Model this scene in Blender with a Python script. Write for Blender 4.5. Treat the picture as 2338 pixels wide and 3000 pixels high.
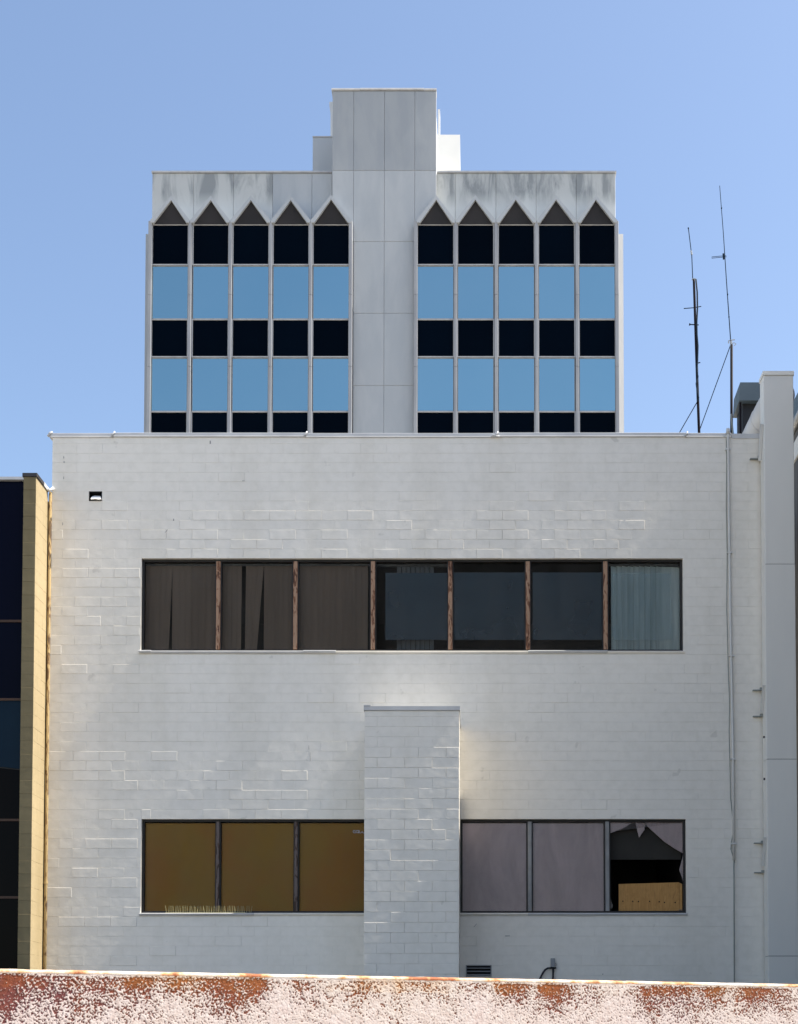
import bpy, math, random
from mathutils import Vector, Matrix, noise
R = math.radians
random.seed(11)
for _o in list(bpy.data.objects):
    bpy.data.objects.remove(_o)
sc = bpy.context.scene
COL = sc.collection

# ------------------------------------------------------------------ camera
EYE = 1.6
FPX, TILT, CX, HY, PS = 4000.0, R(2.2), 1380.0, 3040.0, 3000.0 / 2184.0
CY = HY - FPX * math.tan(TILT)
cam_d = bpy.data.cameras.new('camera')
cam = bpy.data.objects.new('camera', cam_d)
COL.objects.link(cam)
cam.location = (0, 0, EYE)
cam.rotation_euler = (R(90) + TILT, 0, 0)
cam_d.sensor_fit = 'AUTO'
cam_d.sensor_width = 36
cam_d.lens = 36 * FPX / 3000.0
cam_d.shift_x = (1169 - CX) / 3000.0
cam_d.shift_y = (CY - 1500) / -3000.0 * -1
cam_d.clip_start = 0.05
cam_d.clip_end = 5000
sc.camera = cam

# ------------------------------------------------------------------ light
SUN_EL, SUN_FRONT = 54.5, 0.015
sv = Vector((math.cos(R(SUN_EL)), -SUN_FRONT, math.sin(R(SUN_EL)))).normalized()
world = bpy.data.worlds.new('World')
sc.world = world
world.use_nodes = True
wn = world.node_tree
sky = wn.nodes.new('ShaderNodeTexSky')
sky.sky_type = 'NISHITA'
sky.sun_disc = False
sky.sun_elevation = math.asin(sv.z)
sky.sun_rotation = math.atan2(sv.x, sv.y)
sky.altitude = 0
sky.air_density = 1.0
sky.dust_density = 1.5
sky.ozone_density = 1.0
wn.links.new(sky.outputs[0], wn.nodes['Background'].inputs[0])
wn.nodes['Background'].inputs[1].default_value = 0.12
sun_d = bpy.data.lights.new('sun', 'SUN')
sun_d.energy = 4.3
sun_d.angle = R(0.5)
sun_d.color = (1.0, 0.94, 0.84)
sun = bpy.data.objects.new('sun', sun_d)
COL.objects.link(sun)
sun.rotation_euler = sv.to_track_quat('Z', 'Y').to_euler()
sun.location = (20, -5, 40)
vs = sc.view_settings
vs.view_transform = 'Standard'
vs.look = 'None'
vs.gamma = 1
vs.use_curve_mapping = False
vs.exposure = 1.0
sc.cycles.max_bounces = 8
sc.cycles.transparent_max_bounces = 12


# ------------------------------------------------------------------ survey
def P(xd, yd, Y):
    """point on the vertical plane y = Y seen at photo position xd, yd (1702 x 2184 measure)"""
    u = (xd * PS - CX) / FPX
    v = -(yd * PS - CY) / FPX
    dx, dy, dz = u, math.cos(TILT) - v * math.sin(TILT), math.sin(TILT) + v * math.cos(TILT)
    t = Y / dy
    return Vector((dx * t, Y, EYE + dz * t))


def PX(xd, yd, Y):
    return P(xd, yd, Y).x


def PZ(yd, Y):
    return P(1000, yd, Y).z


# ------------------------------------------------------------------ materials
def newmat(name):
    m = bpy.data.materials.new(name)
    m.use_nodes = True
    nt = m.node_tree
    return m, nt, nt.nodes['Principled BSDF']


def ramp(nt, stops, fac):
    r = nt.nodes.new('ShaderNodeValToRGB')
    el = r.color_ramp.elements
    while len(el) < len(stops):
        el.new(0.5)
    for e, (p, c) in zip(el, stops):
        e.position = p
        e.color = (*c, 1)
    nt.links.new(fac, r.inputs[0])
    return r.outputs[0]


def noise_tex(nt, scale, detail=4, rough=0.55, stretch=None, coord='Object', distort=0.0):
    tc = nt.nodes.new('ShaderNodeTexCoord')
    out = tc.outputs[coord]
    if stretch:
        mp = nt.nodes.new('ShaderNodeMapping')
        mp.inputs['Scale'].default_value = stretch
        nt.links.new(out, mp.inputs[0])
        out = mp.outputs[0]
    n = nt.nodes.new('ShaderNodeTexNoise')
    n.inputs['Scale'].default_value = scale
    n.inputs['Detail'].default_value = detail
    n.inputs['Roughness'].default_value = rough
    n.inputs['Distortion'].default_value = distort
    nt.links.new(out, n.inputs['Vector'])
    return n.outputs['Fac']


def bump(nt, bsdf, fac, strength, dist):
    b = nt.nodes.new('ShaderNodeBump')
    b.inputs['Strength'].default_value = strength
    b.inputs['Distance'].default_value = dist
    nt.links.new(fac, b.inputs['Height'])
    nt.links.new(b.outputs[0], bsdf.inputs['Normal'])


def mat(name, c1, c2=None, scale=3.0, rough=0.6, metal=0.0, spec=0.4, stretch=None, bmp=None, lo=0.35, hi=0.65, detail=5):
    m, nt, b = newmat(name)
    b.inputs['Roughness'].default_value = rough
    b.inputs['Metallic'].default_value = metal
    b.inputs['Specular IOR Level'].default_value = spec
    if c2 is None:
        c2 = tuple(x * 0.9 for x in c1)
    f = noise_tex(nt, scale, detail, stretch=stretch)
    nt.links.new(ramp(nt, [(lo, c1), (hi, c2)], f), b.inputs['Base Color'])
    if bmp:
        bump(nt, b, noise_tex(nt, bmp[0], 4), bmp[1], bmp[2])
    return m


def mul_colour(nt, a, b, fac=1.0):
    mx = nt.nodes.new('ShaderNodeMix')
    mx.data_type = 'RGBA'
    mx.blend_type = 'MULTIPLY'
    mx.inputs[0].default_value = fac
    nt.links.new(a, mx.inputs[6])
    nt.links.new(b, mx.inputs[7])
    return mx.outputs[2]


M = {}


def painted_block(name, base, var, dirt, rough):
    m, nt, b = newmat(name)
    geo = nt.nodes.new('ShaderNodeNewGeometry')
    tc = nt.nodes.new('ShaderNodeTexCoord')
    # world-scale wear: position based so that each block differs
    def wn_(scale, detail, stretch=None):
        n = nt.nodes.new('ShaderNodeTexNoise')
        n.inputs['Scale'].default_value = scale
        n.inputs['Detail'].default_value = detail
        src = geo.outputs['Position']
        if stretch:
            mp = nt.nodes.new('ShaderNodeMapping')
            mp.inputs['Scale'].default_value = stretch
            nt.links.new(src, mp.inputs[0])
            src = mp.outputs[0]
        nt.links.new(src, n.inputs['Vector'])
        return n.outputs['Fac']
    a = ramp(nt, [(0.3, base), (0.7, var)], wn_(0.5, 5))
    streak = ramp(nt, [(0.30, dirt), (0.52, (1, 1, 1))], wn_(1.1, 6, (1.6, 1.6, 0.16)))
    fine = ramp(nt, [(0.25, (0.93, 0.93, 0.92)), (0.6, (1, 1, 1))], wn_(9, 6))
    spots = ramp(nt, [(0.265, (0.55, 0.54, 0.52)), (0.30, (1, 1, 1))], wn_(3.3, 3))
    c = mul_colour(nt, a, streak)
    c = mul_colour(nt, c, fine)
    c = mul_colour(nt, c, spots, 0.35)
    nt.links.new(c, b.inputs['Base Color'])
    b.inputs['Roughness'].default_value = rough
    b.inputs['Specular IOR Level'].default_value = 0.35
    bm = nt.nodes.new('ShaderNodeBump')
    bm.inputs['Strength'].default_value = 0.35
    bm.inputs['Distance'].default_value = 0.012
    nt.links.new(wn_(7, 3), bm.inputs['Height'])
    nt.links.new(bm.outputs[0], b.inputs['Normal'])
    return m


M['white_block'] = painted_block('white_block_paint', (0.83, 0.785, 0.70), (0.79, 0.75, 0.675), (0.94, 0.935, 0.92), 0.42)
M['tan_block'] = painted_block('tan_block_paint', (0.50, 0.40, 0.235), (0.435, 0.345, 0.20), (0.88, 0.87, 0.84), 0.6)
M['pier_front_block'] = painted_block('darker_tan_block', (0.215, 0.172, 0.09), (0.175, 0.14, 0.072), (0.82, 0.82, 0.80), 0.75)  # pier front, a darker tan than its side
M['flashing'] = mat('flashing_metal', (0.60, 0.60, 0.59), (0.50, 0.50, 0.50), 2.2, 0.5, 0.0, 0.4)
M['roof'] = mat('roof_gravel', (0.40, 0.38, 0.35), (0.30, 0.28, 0.26), 6, 0.95)
M['panel'] = None


def tower_panel(name, c1, c2, stain, run=False):
    m, nt, b = newmat(name)
    n1 = noise_tex(nt, 0.35, 6, stretch=(1, 1, 0.35))
    n2 = noise_tex(nt, 0.9, 7, 0.62, stretch=(1.7, 1.7, 0.42), distort=0.5)
    a = ramp(nt, [(0.3, c1), (0.7, c2)], n1)
    s = ramp(nt, [(0.42, stain), (0.56, (1, 1, 1))], n2)
    col = mul_colour(nt, a, s)
    if run:  # stains stay near the top; bounced light is painted in at the foot
        tc = nt.nodes.new('ShaderNodeTexCoord')
        sp = nt.nodes.new('ShaderNodeSeparateXYZ')
        nt.links.new(tc.outputs['Generated'], sp.inputs[0])
        mr = nt.nodes.new('ShaderNodeMapRange')
        mr.inputs[1].default_value, mr.inputs[2].default_value = 0.28, 0.62
        nt.links.new(sp.outputs[2], mr.inputs[0])
        mx = nt.nodes.new('ShaderNodeMix')
        mx.data_type = 'RGBA'
        nt.links.new(mr.outputs[0], mx.inputs[0])
        bounce_tint = nt.nodes.new('ShaderNodeMix')
        bounce_tint.data_type = 'RGBA'
        bounce_tint.inputs[0].default_value = 0.25
        nt.links.new(a, bounce_tint.inputs[6])
        bounce_tint.inputs[7].default_value = (0.70, 0.71, 0.69, 1)
        nt.links.new(bounce_tint.outputs[2], mx.inputs[6])
        nt.links.new(col, mx.inputs[7])
        col = mx.outputs[2]
    nt.links.new(col, b.inputs['Base Color'])
    b.inputs['Roughness'].default_value = 0.55
    bump(nt, b, noise_tex(nt, 0.8, 2), 0.25, 0.05)
    return m


M['panel'] = tower_panel('core_panel_paint', (0.42, 0.44, 0.455), (0.36, 0.385, 0.405), (0.93, 0.94, 0.95))
M['stained_lit_foot'] = tower_panel('stained_lit_foot_paint', (0.47, 0.485, 0.475), (0.42, 0.435, 0.43), (0.52, 0.54, 0.56), True)
M['upper_core'] = tower_panel('upper_core_panel', (0.335, 0.355, 0.37), (0.30, 0.32, 0.335), (0.92, 0.93, 0.95))  # upper core panels, darker than the ones below
M['cream_panel'] = mat('cream_panel_paint', (0.56, 0.555, 0.52), (0.52, 0.515, 0.49), 0.6, 0.6)
M['white_panel'] = mat('white_panel_paint', (0.76, 0.75, 0.71), (0.72, 0.71, 0.68), 0.6, 0.6)
M['aluminium'] = mat('aluminium_grey', (0.44, 0.45, 0.46), (0.35, 0.36, 0.38), 1.2, 0.45, 0.0, 0.4, stretch=(3, 3, 0.4))
M['fin'] = mat('mullion_grey', (0.335, 0.345, 0.36), (0.26, 0.27, 0.29), 0.9, 0.5, 0.0, 0.4, stretch=(2, 2, 0.5))
M['dark_gap'] = mat('dark_joint', (0.06, 0.06, 0.065), None, 2, 0.9)
M['recess_shade'] = mat('recess_shade_brown', (0.024, 0.021, 0.021), (0.012, 0.011, 0.0115), 0.8, 0.8)


def glassy(name, tint, rough=0.02, refl=(1, 1, 1), ior=1.5, dust=0.0):
    """thin glass: tinted transparency with a Fresnel mirror on top"""
    m = bpy.data.materials.new(name)
    m.use_nodes = True
    nt = m.node_tree
    nt.nodes.remove(nt.nodes['Principled BSDF'])
    tr = nt.nodes.new('ShaderNodeBsdfTransparent')
    tr.inputs[0].default_value = (*tint, 1)
    gl = nt.nodes.new('ShaderNodeBsdfGlossy')
    gl.inputs['Color'].default_value = (*refl, 1)
    gl.inputs['Roughness'].default_value = rough
    fr = nt.nodes.new('ShaderNodeFresnel')
    fr.inputs[0].default_value = ior
    mx = nt.nodes.new('ShaderNodeMixShader')
    nt.links.new(fr.outputs[0], mx.inputs[0])
    nt.links.new(tr.outputs[0], mx.inputs[1])
    nt.links.new(gl.outputs[0], mx.inputs[2])
    out = mx.outputs[0]
    if dust:
        df = nt.nodes.new('ShaderNodeBsdfDiffuse')
        df.inputs['Color'].default_value = (0.42, 0.39, 0.36, 1)
        n1 = noise_tex(nt, 1.4, 6, 0.65, stretch=(1.5, 1, 0.5), distort=0.4)
        mr = nt.nodes.new('ShaderNodeMapRange')
        mr.inputs[1].default_value, mr.inputs[2].default_value = 0.38, 0.75
        mr.inputs[3].default_value, mr.inputs[4].default_value = 0.0, dust
        nt.links.new(n1, mr.inputs[0])
        m2 = nt.nodes.new('ShaderNodeMixShader')
        nt.links.new(mr.outputs[0], m2.inputs[0])
        nt.links.new(out, m2.inputs[1])
        nt.links.new(df.outputs[0], m2.inputs[2])
        out = m2.outputs[0]
    nt.links.new(out, nt.nodes['Material Output'].inputs[0])
    return m


def tint_mat(name, col, opac, gloss):
    m = bpy.data.materials.new(name)
    m.use_nodes = True
    nt = m.node_tree
    b = nt.nodes['Principled BSDF']
    b.inputs['Base Color'].default_value = (*col, 1)
    b.inputs['Roughness'].default_value = gloss
    tr = nt.nodes.new('ShaderNodeBsdfTransparent')
    mx = nt.nodes.new('ShaderNodeMixShader')
    f = noise_tex(nt, 1.2, 3)
    mr = nt.nodes.new('ShaderNodeMapRange')
    mr.inputs[1].default_value, mr.inputs[2].default_value = 0.3, 0.7
    mr.inputs[3].default_value, mr.inputs[4].default_value = opac * 0.9, min(1, opac * 1.1)
    nt.links.new(f, mr.inputs[0])
    nt.links.new(mr.outputs[0], mx.inputs[0])
    nt.links.new(tr.outputs[0], mx.inputs[1])
    nt.links.new(b.outputs[0], mx.inputs[2])
    nt.links.new(mx.outputs[0], nt.nodes['Material Output'].inputs[0])
    return m


M['glass'] = glassy('window_glass', (0.91, 0.91, 0.90), 0.02, (0.13, 0.09, 0.06), dust=0.035)
M['grey_glass'] = glassy('dusty_grey_glass', (0.90, 0.89, 0.90), 0.25, (0.50, 0.43, 0.42), dust=0.16)
M['dark_glass'] = mat('black_glass', (0.0005, 0.003, 0.008), (0.0004, 0.0026, 0.007), 0.5, 0.06, 0.0, 0.03)
M['blue_glass'] = mat('blue_mirror_glass', (0.385, 0.565, 0.58), (0.355, 0.545, 0.57), 0.25, 0.03, 1.0, 0.5)


def vary(m, lo, hi):
    nt = m.node_tree
    b = nt.nodes['Principled BSDF']
    src = b.inputs['Base Color'].links[0].from_socket
    oi = nt.nodes.new('ShaderNodeObjectInfo')
    r = ramp(nt, [(0.0, (lo, lo, lo)), (1.0, (hi, hi, hi))], oi.outputs['Random'])
    nt.links.new(mul_colour(nt, src, r), b.inputs['Base Color'])


vary(M['blue_glass'], 0.93, 1.0)
vary(M['dark_glass'], 0.6, 1.0)
M['navy_glass'] = mat('navy_glass', (0.003, 0.0035, 0.012), (0.0025, 0.003, 0.009), 0.5, 0.05, 0.0, 0.05)
M['teal_glass'] = mat('dark_teal_glass', (0.008, 0.020, 0.034), (0.006, 0.015, 0.027), 0.8, 0.06, 0.0, 0.08)
M['near_black_glass'] = mat('brown_black_glass', (0.006, 0.0045, 0.004), (0.004, 0.0035, 0.0035), 0.8, 0.08, 0.0, 0.05)
M['black_frame'] = mat('black_window_frame', (0.022, 0.021, 0.020), (0.012, 0.011, 0.011), 5, 0.6)
M['room'] = mat('dark_room', (0.05, 0.05, 0.055), (0.04, 0.04, 0.045), 1, 0.9)
M['blind_brown'] = mat('brown_grey_blind', (0.225, 0.178, 0.150), (0.18, 0.145, 0.125), 0.9, 0.8, stretch=(6, 6, 0.3))
M['blind_teal'] = mat('pale_teal_blind', (0.74, 0.90, 0.96), (0.48, 0.63, 0.70), 2, 0.8, stretch=(6, 6, 0.3))
M['blind_dark'] = mat('dark_blue_blind', (0.16, 0.19, 0.22), (0.12, 0.14, 0.17), 2, 0.8, stretch=(6, 6, 0.3))
M['tint_dark'] = tint_mat('dark_tint', (0.045, 0.078, 0.115), 0.78, 0.35)
M['tint_teal'] = tint_mat('teal_tint', (0.62, 0.88, 1.0), 0.16, 0.4)
M['brown_board'] = mat('brown_board', (0.48, 0.275, 0.052), (0.51, 0.24, 0.048), 1.1, 0.8, lo=0.42, hi=0.6)
M['grey_board'] = mat('mauve_grey_board', (0.78, 0.67, 0.655), (0.70, 0.61, 0.61), 0.9, 0.75)
M['charcoal'] = mat('charcoal_curtain', (0.036, 0.033, 0.028), (0.026, 0.024, 0.021), 2, 0.9)


def rusty(name, paint, rust, deep):
    m, nt, b = newmat(name)
    f = noise_tex(nt, 9, 6, 0.6, stretch=(2.2, 2.2, 0.5), distort=1.2)
    nt.links.new(ramp(nt, [(0.36, deep), (0.45, rust), (0.50, paint), (0.75, tuple(x * 0.85 for x in paint))], f), b.inputs['Base Color'])
    b.inputs['Roughness'].default_value = 0.8
    bump(nt, b, f, 0.6, 0.006)
    return m


M['rust_mullion'] = rusty('rusty_mullion', (0.38, 0.235, 0.15), (0.20, 0.085, 0.04), (0.06, 0.025, 0.015))
M['dark_mullion'] = rusty('dark_rusty_mullion', (0.14, 0.11, 0.10), (0.06, 0.03, 0.02), (0.03, 0.02, 0.015))
M['grey_mullion'] = mat('grey_mullion', (0.30, 0.30, 0.30), (0.22, 0.22, 0.22), 4, 0.7)


def plywood():
    m, nt, b = newmat('plywood')
    f = noise_tex(nt, 4.5, 7, 0.6, stretch=(1.6, 1.6, 0.45), distort=1.8)
    f2 = noise_tex(nt, 22, 3, 0.5, stretch=(2.5, 1, 0.15))
    c = ramp(nt, [(0.30, (0.36, 0.175, 0.05)), (0.47, (0.52, 0.275, 0.08)), (0.56, (0.44, 0.22, 0.06)), (0.72, (0.56, 0.315, 0.10))], f)
    nt.links.new(mul_colour(nt, c, ramp(nt, [(0.3, (0.86, 0.84, 0.82)), (0.6, (1, 1, 1))], f2)), b.inputs['Base Color'])
    b.inputs['Roughness'].default_value = 0.7
    return m


M['plywood'] = plywood()
M['duct'] = mat('painted_duct', (0.78, 0.76, 0.70), (0.71, 0.695, 0.65), 0.7, 0.5, 0.0, 0.4, stretch=(1, 1, 0.4), bmp=(1.2, 0.15, 0.05))
M['duct_white'] = mat('pale_round_duct', (0.58, 0.575, 0.56), (0.46, 0.45, 0.44), 2, 0.5)
M['hood'] = mat('slate_hood', (0.11, 0.145, 0.165), (0.085, 0.115, 0.135), 1.2, 0.5)
M['black'] = mat('black_metal', (0.02, 0.02, 0.022), None, 3, 0.6)
M['mast'] = mat('dark_mast_metal', (0.007, 0.0065, 0.010), (0.011, 0.007, 0.009), 3, 0.6, 0.0, 0.08, stretch=(1, 1, 0.3))
M['wire'] = mat('dark_wire', (0.014, 0.028, 0.045), None, 3, 0.6, 0, 0.1)
M['galv'] = mat('galvanised', (0.50, 0.50, 0.48), (0.36, 0.36, 0.35), 6, 0.45, 0.3)
M['conduit'] = mat('painted_conduit', (0.66, 0.655, 0.63), (0.56, 0.56, 0.54), 1.5, 0.5, stretch=(1, 1, 0.2))
M['cable'] = mat('grey_cable', (0.26, 0.28, 0.26), None, 3, 0.6)
M['cable_black'] = mat('black_cable', (0.018, 0.02, 0.025), None, 3, 0.6)
M['spike'] = mat('straw_spike', (0.48, 0.42, 0.21), (0.38, 0.33, 0.16), 8, 0.6)
M['chalk'] = mat('chalk_paint', (0.55, 0.52, 0.52), (0.40, 0.37, 0.37), 20, 0.9)
M['white_cloth'] = mat('white_sheet', (0.82, 0.82, 0.80), (0.76, 0.76, 0.75), 5, 0.7)
M['pipe_tan'] = rusty('ochre_downpipe', (0.50, 0.36, 0.16), (0.30, 0.18, 0.07), (0.12, 0.07, 0.03))
M['cap_dark'] = mat('dark_cap_metal', (0.045, 0.04, 0.042), (0.03, 0.028, 0.03), 3, 0.5)
M['orange_trim'] = mat('rust_orange_trim', (0.075, 0.033, 0.016), (0.045, 0.023, 0.013), 6, 0.6)
M['dark_wall'] = mat('dark_grey_render', (0.125, 0.122, 0.118), (0.10, 0.098, 0.096), 1.0, 0.9, bmp=(12, 0.3, 0.01))
M['slate_trim'] = mat('slate_trim', (0.10, 0.14, 0.17), None, 2, 0.5)
M['asphalt'] = mat('asphalt', (0.065, 0.064, 0.062), (0.045, 0.045, 0.045), 3, 0.95, bmp=(60, 0.4, 0.01))
M['concrete'] = mat('pale_concrete', (0.53, 0.475, 0.395), (0.46, 0.415, 0.35), 1.6, 0.9, bmp=(30, 0.3, 0.01))
M['louvre'] = mat('grey_louvre', (0.34, 0.35, 0.36), (0.27, 0.28, 0.29), 5, 0.6)
M['void'] = mat('dark_void', (0.012, 0.012, 0.013), None, 2, 0.95)


def stucco():
    m, nt, b = newmat('peeling_stucco')
    at = nt.nodes.new('ShaderNodeAttribute')
    at.attribute_name = 'paint'
    at2 = nt.nodes.new('ShaderNodeAttribute')
    at2.attribute_name = 'tone'
    n = noise_tex(nt, 55, 5)
    white = ramp(nt, [(0.22, (0.38, 0.30, 0.265)), (0.5, (0.50, 0.435, 0.395)), (0.8, (0.56, 0.51, 0.475))], n)
    tint = ramp(nt, [(0.0, (1.0, 0.97, 1.0)), (0.55, (1, 0.99, 0.97)), (1.0, (0.99, 0.80, 0.58))], at2.outputs['Fac'])
    white = mul_colour(nt, white, tint)
    rust = ramp(nt, [(0.0, (0.12, 0.036, 0.040)), (0.4, (0.18, 0.048, 0.020)), (1.0, (0.27, 0.098, 0.020))], at2.outputs['Fac'])
    rust = mul_colour(nt, rust, ramp(nt, [(0.3, (0.7, 0.7, 0.7)), (0.7, (1.15, 1.15, 1.15))], n))
    mx = nt.nodes.new('ShaderNodeMix')
    mx.data_type = 'RGBA'
    nt.links.new(at.outputs['Fac'], mx.inputs[0])
    nt.links.new(rust, mx.inputs[6])
    nt.links.new(white, mx.inputs[7])
    nt.links.new(mx.outputs[2], b.inputs['Base Color'])
    b.inputs['Roughness'].default_value = 0.85
    b.inputs['Specular IOR Level'].default_value = 0.25
    bump(nt, b, noise_tex(nt, 260, 3), 0.5, 0.002)
    return m


M['stucco'] = stucco()
def cap_mat():
    m, nt, b = newmat('cap_paint')
    f = noise_tex(nt, 7, 7, 0.68)
    nt.links.new(ramp(nt, [(0.36, (0.36, 0.12, 0.05)), (0.43, (0.62, 0.33, 0.15)), (0.50, (0.66, 0.53, 0.39)), (0.60, (0.70, 0.66, 0.60))], f), b.inputs['Base Color'])
    b.inputs['Roughness'].default_value = 0.85
    bump(nt, b, noise_tex(nt, 90, 4), 0.5, 0.004)
    return m


M['cap_paint'] = cap_mat()


# ------------------------------------------------------------------ builders
class MB:
    def __init__(self):
        self.v, self.f = [], []

    def add(self, vs_, fs_):
        o = len(self.v)
        self.v += [tuple(p) for p in vs_]
        self.f += [tuple(i + o for i in f) for f in fs_]
        return self

    def box(self, x0, x1, y0, y1, z0, z1):
        if x0 > x1: x0, x1 = x1, x0
        if y0 > y1: y0, y1 = y1, y0
        if z0 > z1: z0, z1 = z1, z0
        return self.add([(x0, y0, z0), (x1, y0, z0), (x1, y1, z0), (x0, y1, z0), (x0, y0, z1), (x1, y0, z1), (x1, y1, z1), (x0, y1, z1)],
                        [(0, 3, 2, 1), (4, 5, 6, 7), (0, 1, 5, 4), (1, 2, 6, 5), (2, 3, 7, 6), (3, 0, 4, 7)])

    def bbox(self, x0, x1, y0, y1, z0, z1, c):
        """box with chamfered vertical and top/bottom front edges (an octagonal prism along z, ends pinched)"""
        pts = [(x0 + c, y0), (x1 - c, y0), (x1, y0 + c), (x1, y1), (x0, y1), (x0, y0 + c)]
        return self.prism_z(pts, z0, z1)

    def prism_z(self, pts, z0, z1):
        n = len(pts)
        return self.add([(x, y, z0) for x, y in pts] + [(x, y, z1) for x, y in pts],
                        [tuple(range(n))[::-1], tuple(range(n, 2 * n))] + [(i, (i + 1) % n, n + (i + 1) % n, n + i) for i in range(n)])

    def prism_y(self, pts, y0, y1):
        """polygon pts (x, z), extruded from y0 to y1"""
        n = len(pts)
        return self.add([(x, y0, z) for x, z in pts] + [(x, y1, z) for x, z in pts],
                        [tuple(range(n)), tuple(range(n, 2 * n))[::-1]] + [(i, n + i, n + (i + 1) % n, (i + 1) % n) for i in range(n)])

    def prism_x(self, pts, x0, x1):
        """profile pts (y, z), extruded from x0 to x1"""
        n = len(pts)
        return self.add([(x0, y, z) for y, z in pts] + [(x1, y, z) for y, z in pts],
                        [tuple(range(n))[::-1], tuple(range(n, 2 * n))] + [(i, (i + 1) % n, n + (i + 1) % n, n + i) for i in range(n)])

    def tube(self, pts, r, n=8, r1=None):
        pts = [Vector(p) for p in pts]
        m = len(pts)
        rings = []
        for i, p in enumerate(pts):
            d = (pts[min(i + 1, m - 1)] - pts[max(i - 1, 0)]).normalized()
            a = d.cross(Vector((0, 1, 0)))
            if a.length < 1e-3:
                a = d.cross(Vector((1, 0, 0)))
            a.normalize()
            b = d.cross(a)
            rr = r if r1 is None else r + (r1 - r) * i / (m - 1)
            rings += [p + a * math.cos(2 * math.pi * k / n) * rr + b * math.sin(2 * math.pi * k / n) * rr for k in range(n)]
        fs = [(i * n + k, i * n + (k + 1) % n, (i + 1) * n + (k + 1) % n, (i + 1) * n + k) for i in range(m - 1) for k in range(n)]
        fs += [tuple(range(n))[::-1], tuple(range((m - 1) * n, m * n))]
        return self.add(rings, fs)

    def build(self, name, m, parent=None, smooth=False, base=None):
        b = base if base is not None else (BASE.get(parent.name, Vector()) if parent else Vector())
        me = bpy.data.meshes.new(name)
        me.from_pydata([(x - b[0], y - b[1], z - b[2]) for x, y, z in self.v], [], self.f)
        me.validate()
        me.update()
        if smooth:
            for p in me.polygons:
                p.use_smooth = True
        me.materials.append(m)
        o = bpy.data.objects.new(name, me)
        COL.objects.link(o)
        if parent:
            o.parent = parent
            BASE[o.name] = Vector(b)
        else:
            o.location = b
            BASE[o.name] = Vector(b)
        return o


BASE = {}


def tag(o, label, cat, group=None):
    o['label'] = label
    o['category'] = cat
    if group:
        o['group'] = group
    return o


def thing(name, label, cat, base, group=None):
    o = bpy.data.objects.new(name, None)
    o.empty_display_size = 0.3
    COL.objects.link(o)
    o.location = base
    BASE[o.name] = Vector(base)
    return tag(o, label, cat, group)


def structure(o):
    o['kind'] = 'structure'
    return o


def window_part(name, meshobj_mat, quad):
    pass


# ------------------------------------------------------------------ planes of the place
YF = 21.161          # face of the white block building
YC = 19.99           # face of its chimney
YT = 51.0            # face of the tower wings
CH = 0.1524          # block course
BL = 0.4064          # block length

# ------------------------------------------------------------------ ground
g = MB().box(-900, 900, -400, 1600, -0.5, 0.0).build('ground', M['concrete'])
structure(g)
al = MB().box(-60, 60, 6.6, 21.3, 0.0, 0.006).build('alley', M['asphalt'])
structure(al)

# ================================================================== white block building
XL, XR = PX(105.5, 1500, YF), PX(1634, 1500, YF)
ZT = PZ(932, YF)
B0 = Vector(((XL + XR) / 2, YF, 0))
bld = thing('white_block_building', 'white painted concrete block building with two long window bands and a chimney', 'building', B0)
W1 = (PX(301, 1290, YF), PX(1457, 1290, YF), PZ(1388, YF), PZ(1191, YF))
CHX0, CHX1 = PX(777, 1750, YC), PX(979.5, 1750, YC)
CHZ = PZ(1516, YC)
W2 = (PX(301, 1847, YF), CHX0 * YF / YC + 0.06, PZ(1947, YF), PZ(1747, YF))
W3 = (CHX1 + 0.004, PX(1463.5, 1847, YF), PZ(1947, YF), PZ(1747, YF))
ZW = W1[3]                      # a course line
xj = P(260 / PS, 1550 / PS, YF).x     # a vertical joint
# half-block hole near the top left
HOLE_K = int(round((PZ(1047, YF) - ZW) / CH))
hz1 = ZW + HOLE_K * CH
hx0 = PX(190, 1058, YF)
HOLE = (hx0, hx0 + BL / 2, hz1 - CH, hz1)
LV = (PX(1365 / PS, 2840 / PS, YF), PX(1440 / PS, 2840 / PS, YF), PZ(2861 / PS, YF), PZ(2827 / PS, YF))
openings = [W1, W2, W3, HOLE, LV]


def cut_rects(x0, x1, z0, z1, holes):
    """split a rectangle around holes into plain rectangles"""
    xs = sorted({x0, x1, *[min(max(h[i], x0), x1) for h in holes for i in (0, 1)]})
    zs = sorted({z0, z1, *[min(max(h[i], z0), z1) for h in holes for i in (2, 3)]})
    out = []
    for a, b in zip(zs, zs[1:]):
        run = None
        for c, d in zip(xs, xs[1:]):
            mx_, mz_ = (c + d) / 2, (a + b) / 2
            inside = any(h[0] < mx_ < h[1] and h[2] < mz_ < h[3] for h in holes)
            if inside:
                if run: out.append(run)
                run = None
            else:
                run = (run[0], d, a, b) if run else (c, d, a, b)
        if run: out.append(run)
    return out


wall_mb = MB()
for (a, b, c, d) in cut_rects(XL, XR, 0, ZT, openings):
    wall_mb.box(a, b, YF + 0.008, YF + 0.22, c, d)
wall = wall_mb.build('wall', M['white_block'], bld)
MB().box(XL, XL + 0.2, YF + 0.222, YF + 14, 0, ZT).build('side_wall', M['white_block'], bld)
MB().box(XR - 0.2, XR, YF + 0.222, YF + 14, 0, ZT).build('side_wall', M['white_block'], bld)
MB().box(XL, XR, YF + 14.002, YF + 14.2, 0, ZT).build('rear_wall', M['white_block'], bld)
MB().box(XL + 0.2, XR - 0.2, YF + 0.222, YF + 14, ZT - 0.9, ZT - 0.7).build('roof', M['roof'], bld)


def shrink(rects_x0, x1, holes_z):
    return


# --- the blocks: real pieces, painted, a few millimetres proud
_mesh_cache = {}


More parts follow.
